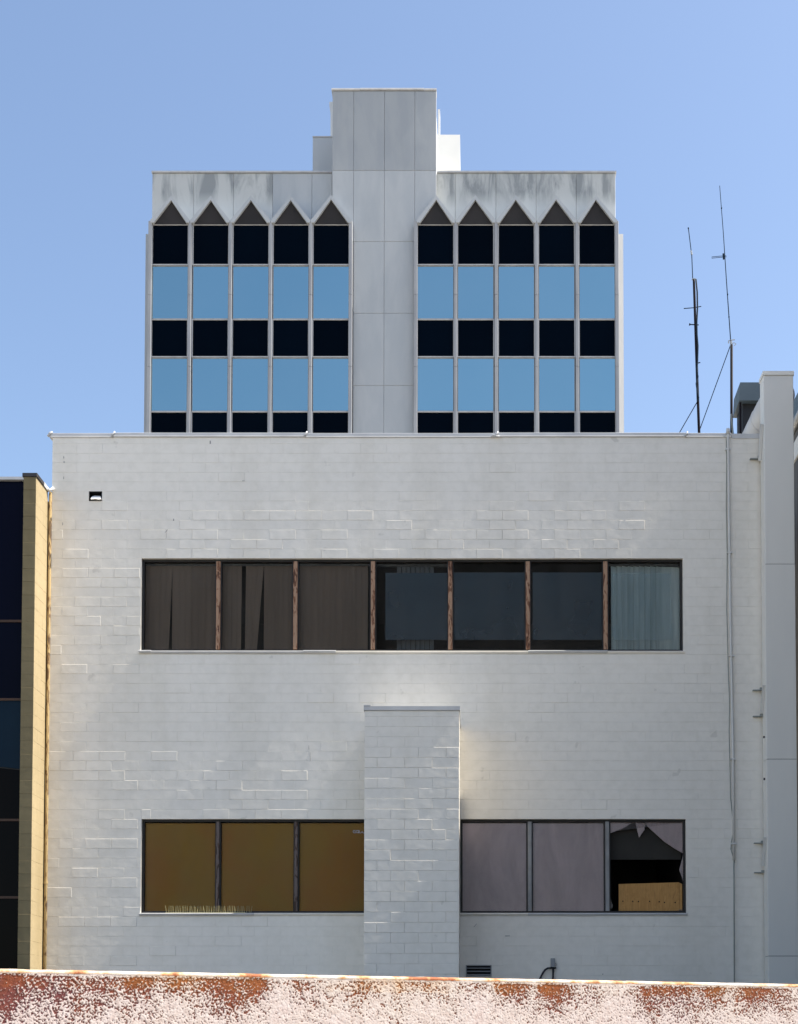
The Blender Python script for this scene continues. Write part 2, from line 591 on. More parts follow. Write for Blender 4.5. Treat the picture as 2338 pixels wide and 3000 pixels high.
def block_geo(w, h, style, seed=0):
    """local block: x 0..w, z 0..h, back at y=0, face towards -y"""
    g2 = 0.0012
    d, ct, cr, cb = {0: (0.0088, 0.0014, 0.0012, 0.0014), 1: (0.0120, 0.0062, 0.0052, 0.002), 2: (0.0112, 0.0052, 0.0022, 0.0016),
                     3: (0.0096, 0.0026, 0.0022, 0.0020), 4: (0.0084, 0.0006, 0.0006, 0.0006)}[style]
    cl = min(0.0020, cr)
    gv = 0.0004 if style in (0, 4) else 0.0009
    x0, x1, z0, z1 = gv, w - gv, g2 * 0.5, h - g2 * 0.5
    v = [(x0, 0, z0), (x1, 0, z0), (x1, 0, z1), (x0, 0, z1)]
    yb = -(d - max(ct, cr) * 0.8)
    yb = min(yb, -0.0050)
    v += [(x0, yb, z0), (x1, yb, z0), (x1, yb, z1), (x0, yb, z1)]
    v += [(x0 + cl, -d, z0 + cb), (x1 - cr, -d, z0 + cb), (x1 - cr, -d, z1 - ct), (x0 + cl, -d, z1 - ct)]
    f = [(8, 9, 10, 11)]
    for a in (0, 4):
        for i in range(4):
            j = (i + 1) % 4
            f.append((a + i, a + j, a + 4 + j, a + 4 + i))
    return v, f


def lay(x0, x1, zc, zlo, zhi, xphase, holes, L, H, stylefn):
    """blocks of a running bond covering x0..x1, zlo..zhi; a course line at zc, a joint at xphase in even courses"""
    out = []
    k0 = int(math.floor((zlo - zc) / H)) - 1
    k1 = int(math.ceil((zhi - zc) / H)) + 1
    for k in range(k0, k1):
        a, b = zc + k * H, zc + (k + 1) * H
        a2, b2 = max(a, zlo), min(b, zhi)
        if b2 - a2 < 0.02:
            continue
        ph = xphase + (L / 2 if k % 2 else 0)
        n0 = int(math.floor((x0 - ph) / L)) - 1
        n1 = int(math.ceil((x1 - ph) / L)) + 1
        for n in range(n0, n1):
            c, d = max(ph + n * L, x0), min(ph + (n + 1) * L, x1)
            if d - c < 0.012:
                continue
            # clip against holes (full rectangles): keep left/right/top/bottom remainders
            pieces = [(c, d, a2, b2)]
            for h in holes:
                nxt = []
                for (p, q, r, s) in pieces:
                    if q <= h[0] or p >= h[1] or s <= h[2] or r >= h[3]:
                        nxt.append((p, q, r, s))
                        continue
                    if p < h[0]: nxt.append((p, h[0], r, s))
                    if q > h[1]: nxt.append((h[1], q, r, s))
                    p2, q2 = max(p, h[0]), min(q, h[1])
                    if r < h[2]: nxt.append((p2, q2, r, h[2]))
                    if s > h[3]: nxt.append((p2, q2, h[3], s))
                pieces = nxt
            for (p, q, r, s) in pieces:
                if q - p > 0.012 and s - r > 0.012:
                    out.append((p, q, r, s, stylefn((p + q) / 2, (r + s) / 2)))
    return out


def st_wall(x, z):
    n = noise.noise(Vector((x * 0.55, z * 1.1, 3.1)))
    q = random.random()
    zone = 0.035
    if W1[3] < z < W1[3] + 0.95 and x < 2.6: zone = 0.40
    elif x < -5.2 and z < 9.3: zone = 0.22
    elif 5.0 < z < 5.75 and x < -2.6: zone = 0.30
    if z > 10.2: zone = 0.02
    if x > 2.8: zone = 0.01
    if n > 0.15: zone *= 1.6
    if q < zone * 0.5: return 1
    if q < zone: return 2
    if q < zone + 0.12: return 3
    return 0 if random.random() < 0.35 else 4


def st_chim(x, z):
    q = random.random()
    top = z > CHZ - 0.55
    if top: return random.choice((0, 3, 3, 4))
    if q < 0.45: return 1
    if q < 0.70: return 2
    if q < 0.85: return 3
    return 0


def place_blocks(blocks, parent, m, base, to_world, rot, n_single, key=None, name='block'):
    """the n_single nearest blocks as objects of their own, the rest as one joined part"""
    blocks = sorted(blocks, key=key) if key else blocks
    for i, (p, q, r, s, st) in enumerate(blocks[:n_single]):
        k = (round(q - p, 4), round(s - r, 4), st, m.name)
        me = _mesh_cache.get(k)
        if me is None:
            v, f = block_geo(q - p, s - r, st)
            me = bpy.data.meshes.new('block')
            me.from_pydata(v, [], f)
            me.materials.append(m)
            _mesh_cache[k] = me
        o = bpy.data.objects.new(name, me)
        COL.objects.link(o)
        o.parent = parent
        o.location = to_world(p, r) - base
        o.rotation_euler = (0, 0, rot)
    rest = blocks[n_single:]
    if rest:
        mb = MB()
        rm = Matrix.Rotation(rot, 3, 'Z')
        for (p, q, r, s, st) in rest:
            v, f = block_geo(q - p, s - r, st)
            o0 = to_world(p, r)
            mb.add([rm @ Vector(x) + o0 for x in v], f)
        o = mb.build('blocks', m, parent, base=base)
        o['kind'] = 'stuff'


sill_drop = 0.045
hol = [(W1[0], W1[1], W1[2] - sill_drop, W1[3]), (W2[0], W2[1], W2[2] - sill_drop, W2[3]), (W3[0], W3[1], W3[2] - sill_drop, W3[3]), HOLE, LV,
       (CHX0 + 0.02, CHX1 - 0.02, -1, CHZ)]
wb = lay(XL, XR, ZW, 0, ZT, xj, hol, BL, CH, st_wall)
vis_lo = 2.72


def near_key(b):
    z = (b[2] + b[3]) / 2
    x = (b[0] + b[1]) / 2
    small = 0 if (b[1] - b[0]) > 0.3 and (b[3] - b[2]) > 0.12 else 1
    hid = 1 if z < vis_lo else 0
    return (hid, small, x * x * 0.4 + (z - 1.6) ** 2)


place_blocks(wb, wall, M['white_block'], B0, lambda p, r: Vector((p, YF + 0.008, r)), 0, 185, near_key)

# --- chimney
chim = MB().box(CHX0 + 0.008, CHX1 - 0.008, YC + 0.008, YF + 0.007, 0, CHZ).build('chimney', M['white_block'], bld)
zc_c = PZ(2098.7 / PS, YC)
xj_c = PX(1105.4 / PS, 1600, YC)
cb = lay(CHX0, CHX1, zc_c, 0, CHZ, xj_c, [], BL, CH, st_chim)
# phase: the joint at xj_c belongs to the course just below zc_c (odd course k = -1)
cb = lay(CHX0, CHX1, zc_c, 0, CHZ, xj_c - BL / 2, [], BL, CH, st_chim)
place_blocks(cb, chim, M['white_block'], B0, lambda p, r: Vector((p, YC + 0.008, r)), 0, 112, lambda b: (1 if b[3] < vis_lo else 0, -b[2]))
sb = lay(YC + 0.012, YF - 0.004, zc_c, 0, CHZ, YC, [], BL, CH, lambda x, z: random.choice((0, 3, 4)))
rmb = MB()
for side, X in ((1, CHX1 - 0.008), (-1, CHX0 + 0.008)):
    for (p, q, r, s, st) in sb:
        v, f = block_geo(q - p, s - r, st)
        if side == 1:
            rmb.add([(X - y, p + x, r + z) for x, y, z in v], f)
        else:
            rmb.add([(X + y, q - x, r + z) for x, y, z in v], f)
o = rmb.build('side_blocks', M['white_block'], chim)
o['kind'] = 'stuff'
cc = MB()
zcc = CHZ
cc.prism_x([(YC - 0.014, zcc + 0.002), (YC - 0.018, zcc + 0.010), (YC - 0.018, zcc + 0.024), (YC - 0.018, zcc + 0.066), (YF - 0.012, zcc + 0.066), (YF - 0.012, zcc + 0.002)], CHX0 - 0.012, CHX1 + 0.012)
cc.build('chimney_cap', M['flashing'], chim)
MB().box(CHX0 - 0.012, CHX0 + 0.09, YC - 0.024, YC + 0.1, zcc + 0.068, zcc + 0.082).build('cap_lap', M['flashing'], chim)

# --- parapet flashing in lengths, joints slightly lifted
zf = ZT
cuts = [106, 242, 652, 1056, 1463, 1560, 1634]
for i, (a, b) in enumerate(zip(cuts, cuts[1:])):
    xa, xb = PX(a, 928, YF), PX(b, 928, YF)
    dz = (0.000, 0.006, 0.0, 0.008, 0.002, -0.002)[i]
    dy = (0.0, -0.004, 0.0, -0.003, 0.0, 0.012)[i]
    prof = [(YF - 0.006 + dy, zf - 0.016 + dz), (YF - 0.019 + dy, zf - 0.004 + dz), (YF - 0.016 + dy, zf + 0.010 + dz), (YF - 0.016 + dy, zf + 0.052 + dz), (YF - 0.004 + dy, zf + 0.060 + dz),
            (YF + 0.25, zf + 0.064 + dz), (YF + 0.25, zf + 0.001)]
    if i == 5:
        prof = [(YF - 0.01, zf - 0.028), (YF - 0.01, zf + 0.050), (YF + 0.25, zf + 0.055), (YF + 0.25, zf + 0.001)]
    MB().prism_x(prof, xa + 0.003, xb - 0.003).build('flashing', M['flashing'], bld)
for a in (242, 652, 1059, 1463):
    x = PX(a, 926, YF)
    tb = MB()
    tb.tube([(x - 0.02, YF - 0.034, zf - 0.012), (x - 0.01, YF - 0.044, zf + 0.02), (x + 0.015, YF - 0.036, zf + 0.05), (x + 0.02, YF - 0.01, zf + 0.078)], 0.010, 7, 0.014)
    if a == 1059:
        tb.tube([(x - 0.09, YF - 0.034, zf - 0.008), (x - 0.05, YF - 0.042, zf + 0.012), (x, YF - 0.038, zf - 0.006), (x + 0.05, YF - 0.034, zf - 0.006)], 0.012, 7)
    tb.build('flashing_joint', M['flashing'], bld, True)
MB().tube([(PX(106, 928, YF) - 0.02, YF - 0.02, zf + 0.0), (PX(106, 928, YF) + 0.01, YF - 0.02, zf + 0.05), (PX(106, 928, YF) + 0.05, YF - 0.01, zf + 0.07)], 0.022, 7).build('flashing_end', M['flashing'], bld, True)


# --- window bands
def band(op, mullions, yrow, mull_mat, mull_w, frame_w=0.034):
    x0, x1, z0, z1 = op
    f = MB()
    ya, yb = YF + 0.055, YF + 0.14
    f.box(x0, x1, ya, yb, z1 - frame_w, z1)
    f.box(x0, x1, ya, yb, z0, z0 + frame_w)
    f.box(x0, x0 + frame_w, ya, yb, z0 + frame_w, z1 - frame_w)
    f.box(x1 - frame_w, x1, ya, yb, z0 + frame_w, z1 - frame_w)
    fr = f.build('window', M['black_frame'], bld)
    edges = [x0 + frame_w]
    for m_ in mullions:
        x = PX(m_, yrow, YF + 0.05)
        w = mull_w / 2
        MB().bbox(x - w, x + w, YF + 0.032, YF + 0.135, z0 + frame_w, z1 - frame_w, 0.008).build('mullion', mull_mat, fr)
        gk = MB()
        gk.box(x - w - 0.018, x - w - 0.001, YF + 0.06, YF + 0.13, z0 + frame_w + 0.001, z1 - frame_w - 0.001)
        gk.box(x + w + 0.001, x + w + 0.018, YF + 0.06, YF + 0.13, z0 + frame_w + 0.001, z1 - frame_w - 0.001)
        gk.build('gasket', M['black_frame'], fr)
        edges += [x - w - 0.018, x + w + 0.018]
    edges.append(x1 - frame_w)
    cells = [(edges[i], edges[i + 1], z0 + frame_w, z1 - frame_w) for i in range(0, len(edges), 2)]
    return fr, cells


def sill(op, fr, segs):
    x0, x1, z0, z1 = op
    for (a, b, dy, dz) in segs:
        xa, xb = x0 + (x1 - x0) * a, x0 + (x1 - x0) * b
        MB().prism_x([(YF - 0.012 + dy, z0 - sill_drop + 0.004 + dz), (YF - 0.026 + dy, z0 - 0.014 + dz), (YF - 0.016 + dy, z0 - 0.004 + dz), (YF + 0.05, z0 - 0.002), (YF + 0.05, z0 - sill_drop + 0.004)], xa, xb).build('sill', M['flashing'] if dy < 0 else M['white_block'], fr)


def pane(cell, fr, m, y=0.10, inset=0.0):
    a, b, c, d = cell
    return MB().box(a + 0.001, b - 0.001, YF + y, YF + y + 0.006, c + 0.001, d - 0.001).build('pane', m, fr)


fr1, cells1 = band(W1, [465.5, 630, 795.5, 960.5, 1126, 1291.5], 1290, M['rust_mullion'], 0.066)
for c in cells1:
    pane(c, fr1, M['glass'])
sill(W1, fr1, [(-0.003, 0.02, -0.02, 0.004), (0.02, 0.30, -0.004, 0), (0.30, 0.36, -0.02, 0.003), (0.36, 0.62, 0.004, 0), (0.62, 0.714, 0.004, 0), (0.714, 0.86, -0.012, 0.004), (0.86, 1.003, 0.004, 0)])
fr2, cells2 = band(W2, [464.5, 631.5], 1847, M['dark_mullion'], 0.05)
for c in cells2:
    pane(c, fr2, M['glass'])
    a, b, z0, z1 = c
    MB().box(a + 0.004, b - 0.004, YF + 0.122, YF + 0.134, z0 + 0.004, z1 - 0.012).build('backing_board', M['brown_board'], fr2)
sill(W2, fr2, [(-0.005, 0.16, -0.012, 0), (0.16, 0.5, -0.016, 0.0), (0.5, 1.0, 0.004, 0)])
fr3, cells3 = band(W3, [1130, 1295.5], 1847, M['grey_mullion'], 0.062)
for c in cells3[:2]:
    pane(c, fr3, M['grey_glass'])
    a, b, z0, z1 = c
    MB().box(a + 0.004, b - 0.004, YF + 0.122, YF + 0.134, z0 + 0.004, z1 - 0.012).build('backing_board', M['grey_board'], fr3)
sill(W3, fr3, [(0, 0.3, 0.002, 0), (0.3, 1.004, -0.002, 0)])
# broken third pane: what is left of it
ZO = 2350.0


def BP(xz, yz):
    q = P((1300 + xz / 2.269) / PS, (ZO + yz / 2.269) / PS, YF + 0.10)
    return (q.x, q.z)


c3 = cells3[2]
top_line = [(1108, 207), (1145, 192), (1180, 180), (1212, 163), (1235, 150), (1262, 128), (1275, 138), (1288, 190), (1300, 235), (1318, 208), (1335, 185), (1338, 143), (1370, 175), (1420, 220), (1470, 265), (1530, 305), (1600, 340)]
tl = [BP(*p) for p in top_line]
tl[0] = (c3[0] + 0.001, tl[0][1])
tl[-1] = (c3[1] - 0.001, tl[-1][1])
MB().prism_y([(c3[0] + 0.001, c3[3] - 0.001)] + tl + [(c3[1] - 0.001, c3[3] - 0.001)], YF + 0.10, YF + 0.106).build('broken_pane', M['grey_glass'], fr3)
rt = [BP(*p) for p in ((1600, 345), (1580, 395), (1565, 450), (1580, 490), (1600, 528))]
rt[0] = (c3[1] - 0.001, rt[0][1] - 0.003)
rt[-1] = (c3[1] - 0.001, rt[-1][1])
MB().prism_y(rt, YF + 0.10, YF + 0.106).build('glass_shard', M['grey_glass'], fr3)
lt = [BP(*p) for p in ((1108, 640), (1116, 660), (1126, 690), (1118, 708), (1108, 712))]
lt[0], lt[-1] = (c3[0] + 0.001, lt[0][1]), (c3[0] + 0.001, lt[-1][1])
MB().prism_y(lt, YF + 0.10, YF + 0.106).build('glass_shard', M['grey_glass'], fr3)
lb = [BP(*p) for p in ((1600, 690), (1585, 708), (1560, 716), (1545, 722), (1600, 722))]
lb[0], lb[-1] = (c3[1] - 0.001, lb[0][1]), (c3[1] - 0.001, lb[-1][1])
MB().prism_y(lb, YF + 0.10, YF + 0.106).build('glass_shard', M['grey_glass'], fr3)
# backing behind the top remnant, so its grey reads like its neighbours'
MB().prism_y([(c3[0] + 0.004, c3[3] - 0.004)] + [(x, z + 0.002) for x, z in tl] + [(c3[1] - 0.004, c3[3] - 0.004)], YF + 0.112, YF + 0.118).build('torn_backing', M['grey_board'], fr3)
MB().prism_y([(x + 0.004, z) for x, z in rt], YF + 0.112, YF + 0.118).build('torn_backing', M['grey_board'], fr3)

# rooms behind the glass
for (x0, x1, z0, z1) in ((W1[0] - 0.1, W1[1] + 0.1, W1[2] - 0.7, W1[3] + 0.25), (W3[0] - 0.05, W3[1] + 0.1, W3[2] - 0.7, W3[3] + 0.25)):
    r_ = MB()
    y0, y1 = YF + 0.223, YF + 4.2
    t = 0.05
    r_.box(x0, x1, y0, y1, z0 - t, z0)
    r_.box(x0, x1, y0, y1, z1, z1 + t)
    r_.box(x0 - t, x0 - 0.001, y0, y1, z0, z1)
    r_.box(x1 + 0.001, x1 + t, y0, y1, z0, z1)
    r_.box(x0, x1, y1 + 0.001, y1 + t, z0, z1)
    r_.build('room', M['room'], bld)
zz = P(1500, (ZO + 381 / 2.269) / PS, YF + 0.2).z
tb = thing('roller_curtain', 'charcoal curtain hanging behind the broken lower right window', 'curtain', Vector(((c3[0] + c3[1]) / 2, YF + 0.19, zz)))
MB().box(c3[0] - 0.02, c3[1] - 0.02, YF + 0.185, YF + 0.19, zz + 0.012, c3[3] + 0.03).build('sheet', M['charcoal'], tb)
MB().box(c3[0] - 0.02, c3[1] - 0.02, YF + 0.182, YF + 0.194, zz - 0.004, zz + 0.012).build('hem_bar', M['charcoal'], tb)

# plywood
pw0, pw1 = PX((1300 + 1163 / 2.269) / PS, 1900, YF + 0.15), c3[1] - 0.006
pzt0, pzt1 = P(1500, (ZO + 545 / 2.269) / PS, YF + 0.15).z, P(1500, (ZO + 533 / 2.269) / PS, YF + 0.15).z
pw = thing('plywood_board', 'yellow brown plywood board standing inside the broken window', 'board', Vector(((pw0 + pw1) / 2, YF + 0.15, W3[2] + 0.045)))
MB().prism_y([(pw0, W3[2] + 0.046), (pw1 - 0.05, W3[2] + 0.046), (pw1 - 0.05, pzt1), (pw0, pzt0)], YF + 0.145, YF + 0.160).build('sheet', M['plywood'], pw)
MB().prism_y([(pw1 - 0.046, W3[2] + 0.055), (pw1, W3[2] + 0.055), (pw1, pzt1 - 0.03), (pw1 - 0.046, pzt1 - 0.004)], YF + 0.150, YF + 0.165).build('offcut', M['plywood'], pw)
for xz in (1190, 1256, 1294, 1368, 1432, 1467, 1538):
    q = P((1300 + xz / 2.269) / PS, (ZO + (660 + random.uniform(-6, 8)) / 2.269) / PS, YF + 0.145)
    MB().tube([(q.x, YF + 0.1452, q.z), (q.x + 0.002, YF + 0.139, q.z)], 0.011, 6).build('nail_hole', M['void'], pw)

# scrawl on the third brown pane
sc0 = P(1034 / PS, 2436 / PS, YF + 0.098)
scr = MB()
pts = [(0.040, 0.014), (0.02, 0.022), (0.006, 0.012), (0.002, -0.006), (0.014, -0.022), (0.034, -0.028), (0.05, -0.02), (0.058, 0.0), (0.05, 0.016), (0.07, 0.018), (0.108, 0.016), (0.112, 0.004), (0.09, -0.006), (0.082, -0.026),
       (0.112, -0.022), (0.132, -0.032), (0.146, -0.01), (0.158, -0.006), (0.17, -0.026), (0.19, -0.03)]
scr.tube([(sc0.x + x * 0.93, sc0.y, sc0.z + z * 0.85) for x, z in pts], 0.0062, 5)
scr.tube([(sc0.x + x * 0.93, sc0.y, sc0.z + z * 0.85) for x, z in ((0.03, 0.004), (0.05, -0.014), (0.075, -0.022), (0.11, -0.004))], 0.005, 5)
scr.build('scrawl', M['chalk'], fr2)

# tinted see-through rectangles behind panes 4-7
for i, (a, b) in enumerate(((822, 955), (968, 1120), (1136, 1285), (1304, 1432))):
    ya = YF + 0.112
    x0, x1 = PX(a, 1290, ya), PX(b, 1290, ya)
    z0, z1 = PZ(1364.5, ya), PZ((1222, 1221, 1221, 1223)[i], ya)
    MB().prism_y([(x0 + (0.02 if i == 3 else 0), z0), (x1, z0), (x1 - (0.015 if i == 3 else 0), z1), (x0, z1)], ya, ya + 0.002).build('tinted_sheet', M['tint_teal' if i == 3 else 'tint_dark'], fr1)


# ------------------------------------------------------------------ blinds (each hangs inside its window)
def slat(parent, m, xa, xb, z0, z1, y, lean=0.0, yaw=0.0):
    """one vertical slat; lean shifts its foot sideways, yaw turns it about its length"""
    mb = MB()
    dx = (xb - xa) / 2
    xc = (xa + xb) / 2
    pts = []
    for z, sh in ((z1, 0.0), (z0, lean)):
        for k in (-1, -0.4, 0.4, 1):
            pts.append((xc + sh + k * dx * math.cos(yaw), y + k * dx * math.sin(yaw) + (0.006 if abs(k) < 0.9 else 0), z))
    fs = [(k, k + 1, k + 5, k + 4) for k in range(3)]
    n = len(pts)
    back = [(p[0], p[1] + 0.0015, p[2]) for p in pts]
    mb.add(pts + back, fs + [tuple(i + n for i in f[::-1]) for f in fs] + [(0, 4, n + 4, n), (3, n + 3, n + 7, 7)])
    return mb.build('slat', m, parent)


def blind(cell, label, m, xs, y, z0=None, z1=None, rail=True):
    a, b, c, d = cell
    z0 = c - 0.02 if z0 is None else z0
    z1 = d - 0.02 if z1 is None else z1
    t = thing('vertical_blind', label, 'blind', Vector(((a + b) / 2, y, z0)), 'vertical blinds in the upper window band')
    for s in xs:
        slat(t, m, s[0], s[1], z0, z1, y + (s[4] if len(s) > 4 else 0), s[2] if len(s) > 2 else 0, s[3] if len(s) > 3 else 0)
    if rail:
        MB().box(a - 0.02, b + 0.02, y - 0.014, y + 0.03, z1 + 0.001, z1 + 0.05).build('head_rail', M['blind_dark'], t)
    return t


yb = YF + 0.19


def slat_run(x0, x1, n, ov=0.012):
    w = (x1 - x0) / n
    return [[x0 + i * w - ov / 2, x0 + (i + 1) * w + ov / 2, 0, random.uniform(-0.05, 0.12), 0.004 * (i % 2)] for i in range(n)]


def pxb(xd):
    return PX(xd, 1300, yb)


c = cells1[0]
L1 = slat_run(c[0] - 0.03, pxb(367), 5)
L1[-1][2] = -0.055
L1[-1][1] = pxb(367.5)
for q_, s in enumerate(L1[:-1]): s[2] = -0.012 * q_
R1 = slat_run(pxb(367.5), c[1] + 0.02, 7)
R1[0][0] += 0.006
blind(c, 'brown grey vertical blind with one narrow wedge gap, behind the leftmost upper pane', M['blind_brown'], L1 + R1, yb)
c = cells1[1]
A = slat_run(c[0] - 0.02, pxb(514.5), 4)
for s in A: s[2] = -0.006
Bq = slat_run(pxb(525), pxb(562), 3)
for s, l in zip(Bq, (-0.01, -0.06, -0.105)): s[2] = l
Bq[-1][1] = pxb(562)
Cq = slat_run(pxb(563), c[1] + 0.02, 5)
Cq[0][0] += 0.006
blind(c, 'brown grey blind with a full height slot and a leaning slat, second upper pane', M['blind_brown'], A + Bq + Cq, yb)
c = cells1[2]
blind(c, 'closed brown grey vertical blind behind the third upper pane from the left', M['blind_brown'], slat_run(c[0] - 0.02, pxb(784), 11), yb)
c = cells1[3]
blind(c, 'dark vertical blind showing above and below a tinted sheet, middle upper pane', M['blind_dark'],
      [[pxb(x), pxb(x + 9.5), 0, 0.35, 0] for x in range(846, 925, 10)], yb + 0.03)
c = cells1[6]
blind(c, 'pale teal vertical blind behind the rightmost upper pane', M['blind_teal'],
      [[pxb(x - 0.7), pxb(x + 13.6), 0, 0.5, 0] for x in (1303, 1315, 1327, 1339, 1351, 1363, 1375, 1387, 1399)] + [[pxb(1411), pxb(1436), 0, 0.1, 0.02], [pxb(1434), pxb(1458), 0, 0.05, 0.03]], yb + 0.02)

for (xs_, ys_, dx_, dy_) in ((509, 1523, 3, 6), (487, 1556, 8, 9), (616, 1296, 3, 9), (187, 1340, 2, 6), (188, 1354, 2, 5), (187, 1400, 2, 7), (1392, 2711, 9, 10), (1487, 2742, 14, 2), (909, 2217, 1.5, 26), (905, 2190, 1.5, 12), (1766, 2854, 3, 3), (713, 1409, 7, 1.5), (184, 1535, 2, 8)):
    q0, q1 = P((xs_ - dx_ / 2) / PS, (ys_ + dy_ / 2) / PS, YF), P((xs_ + dx_ / 2) / PS, (ys_ - dy_ / 2) / PS, YF)
    w_ = 0.006
    if dx_ > 5 and dy_ > 5:
        pg = [(q0.x, q0.z), (q0.x + w_ * 1.5, q0.z), (q1.x, q1.z - w_), (q1.x, q1.z)]
    else:
        pg = [(q0.x, q0.z), (q1.x, q0.z + 0.003), (q1.x - 0.002, q1.z), (q0.x + 0.002, q1.z)]
    MB().prism_y(pg, YF - 0.0068, YF - 0.0005).build('scuff', M['grey_mullion'], bld)

# ------------------------------------------------------------------ missing half block with a white sheet
hv = MB()
hx0_, hx1_, hz0_, hz1_ = HOLE
hv.box(hx0_, hx1_, YF + 0.2, YF + 0.215, hz0_, hz1_)
hv.build('hole_backing', M['void'], bld)
fm = MB()
t = 0.007
for (a, b, c_, d) in ((hx0_, hx1_, hz0_, hz0_ + t), (hx0_, hx1_, hz1_ - t, hz1_), (hx0_, hx0_ + t, hz0_ + t, hz1_ - t), (hx1_ - t, hx1_, hz0_ + t, hz1_ - t)):
    fm.box(a, b, YF - 0.006, YF + 0.19, c_, d)
fm.build('hole_rim', M['black_frame'], bld)
w_, h_ = hx1_ - hx0_, hz1_ - hz0_
fl = MB()
prof = [(0.18, 0.09), (0.17, 0.42), (0.22, 0.62), (0.40, 0.68), (0.76, 0.66), (0.86, 0.55), (0.96, 0.12), (0.80, 0.06), (0.5, 0.15)]
fl.prism_y([(hx0_ + w_ * x, hz0_ + h_ * z) for x, z in prof], YF - 0.055, YF + 0.16)
sheet = fl.build('crumpled_sheet', M['white_cloth'])
for v in sheet.data.vertices:
    if v.co.y < YF + 0.05:
        v.co.y += 0.15 * (v.co.z - hz0_) / h_
tag(sheet, 'small crumpled white sheet stuffed in the square wall hole', 'sheet')

# ------------------------------------------------------------------ louvred vent
lv = MB()
x0, x1, z0, z1 = LV
t = 0.014
for (a, b, c_, d) in ((x0, x1, z0, z0 + t), (x0, x1, z1 - t, z1), (x0, x0 + t, z0 + t, z1 - t), (x1 - t, x1, z0 + t, z1 - t)):
    lv.box(a, b, YF - 0.02, YF + 0.1, c_, d)
lv.box(x0 + t, x1 - t, YF + 0.15, YF + 0.16, z0 + t, z1 - t)
lvo = lv.build('louvred_vent', M['louvre'], bld)
MB().box(x0 + t + 0.001, x1 - t - 0.001, YF + 0.12, YF + 0.14, z0 + t + 0.001, z1 - t - 0.001).build('vent_back', M['void'], lvo)
for k in range(3):
    zc = z0 + t + (z1 - z0 - 2 * t) * (k + 0.32) / 3
    MB().prism_x([(YF - 0.012, zc - 0.006), (YF - 0.008, zc - 0.012), (YF + 0.03, zc + 0.006), (YF + 0.026, zc + 0.012)], x0 + t + 0.002, x1 - t - 0.002).build('louvre_slat', M['louvre'], lvo)

# ------------------------------------------------------------------ bird spikes on the lower left sill
sx0, sx1 = PX(353, 1940, YF), PX(523, 1940, YF)
sz0 = W2[2] - 0.002
bs = thing('bird_spikes', 'strip of straw coloured bird spikes along the lower left window sill', 'bird spikes', Vector(((sx0 + sx1) / 2, YF + 0.02, sz0)))
MB().box(sx0, sx1, YF + 0.0, YF + 0.03, sz0 + 0.001, sz0 + 0.010).build('base_strip', M['spike'], bs)
n = 46
smesh = None
for i in range(n):
    x = sx0 + (sx1 - sx0) * (i + 0.5) / n
    if smesh is None:
        mb = MB().tube([(0, 0, 0), (0, 0, 0.108)], 0.0042, 5, 0.0026)
        so = mb.build('spike', M['spike'], bs, base=Vector())
        smesh = so.data
    else:
        so = bpy.data.objects.new('spike', smesh)
        COL.objects.link(so)
        so.parent = bs
    so.location = Vector((x, YF + 0.012 + 0.010 * (i % 2), sz0 + 0.008)) - BASE[bs.name]
    so.rotation_euler = (random.uniform(-0.25, 0.1), random.uniform(-0.14, 0.14) - 0.08, 0)
for x in (sx1 + 0.02, sx1 + 0.06, sx1 + 0.085):
    so = bpy.data.objects.new('spike', smesh)
    COL.objects.link(so)
    so.parent = bs
    so.location = Vector((x, YF + 0.02, sz0 + 0.008)) - BASE[bs.name]
    so.rotation_euler = (0, random.uniform(-0.3, 0.3), 0)

# ------------------------------------------------------------------ junction box by the vent
jx, jz = PX(1619 / PS, 2821 / PS, YF), PZ(2821 / PS, YF)
jb = thing('junction_box', 'small grey junction box with black pipe, low on the wall right of the louvred vent', 'junction box', Vector((jx, YF, jz)))
MB().bbox(jx - 0.032, jx + 0.032, YF - 0.075, YF - 0.01, jz - 0.065, jz + 0.068, 0.006).build('box', M['louvre'], jb)
MB().tube([(jx + 0.004, YF - 0.045, jz - 0.066), (jx + 0.004, YF - 0.045, jz - 0.9)], 0.015, 8).build('pipe', M['cable_black'], jb, True)
MB().tube([(jx + 0.05, YF - 0.05, jz - 0.085), (jx - 0.01, YF - 0.052, jz - 0.082), (jx - 0.08, YF - 0.052, jz - 0.085), (jx - 0.12, YF - 0.052, jz - 0.11), (jx - 0.16, YF - 0.052, jz - 0.17), (jx - 0.205, YF - 0.052, jz - 0.26), (jx - 0.22, YF - 0.05, jz - 0.6)], 0.015, 8).build('hose', M['cable_black'], jb, True)
MB().box(jx - 0.03, jx + 0.05, YF - 0.06, YF - 0.036, jz - 0.092, jz - 0.0665).build('clamp', M['black'], jb)
MB().tube([(jx + 0.033, YF - 0.04, jz - 0.0), (jx + 0.052, YF - 0.04, jz - 0.018), (jx + 0.05, YF - 0.04, jz - 0.05)], 0.003, 6).build('lead', M['cable_black'], jb)

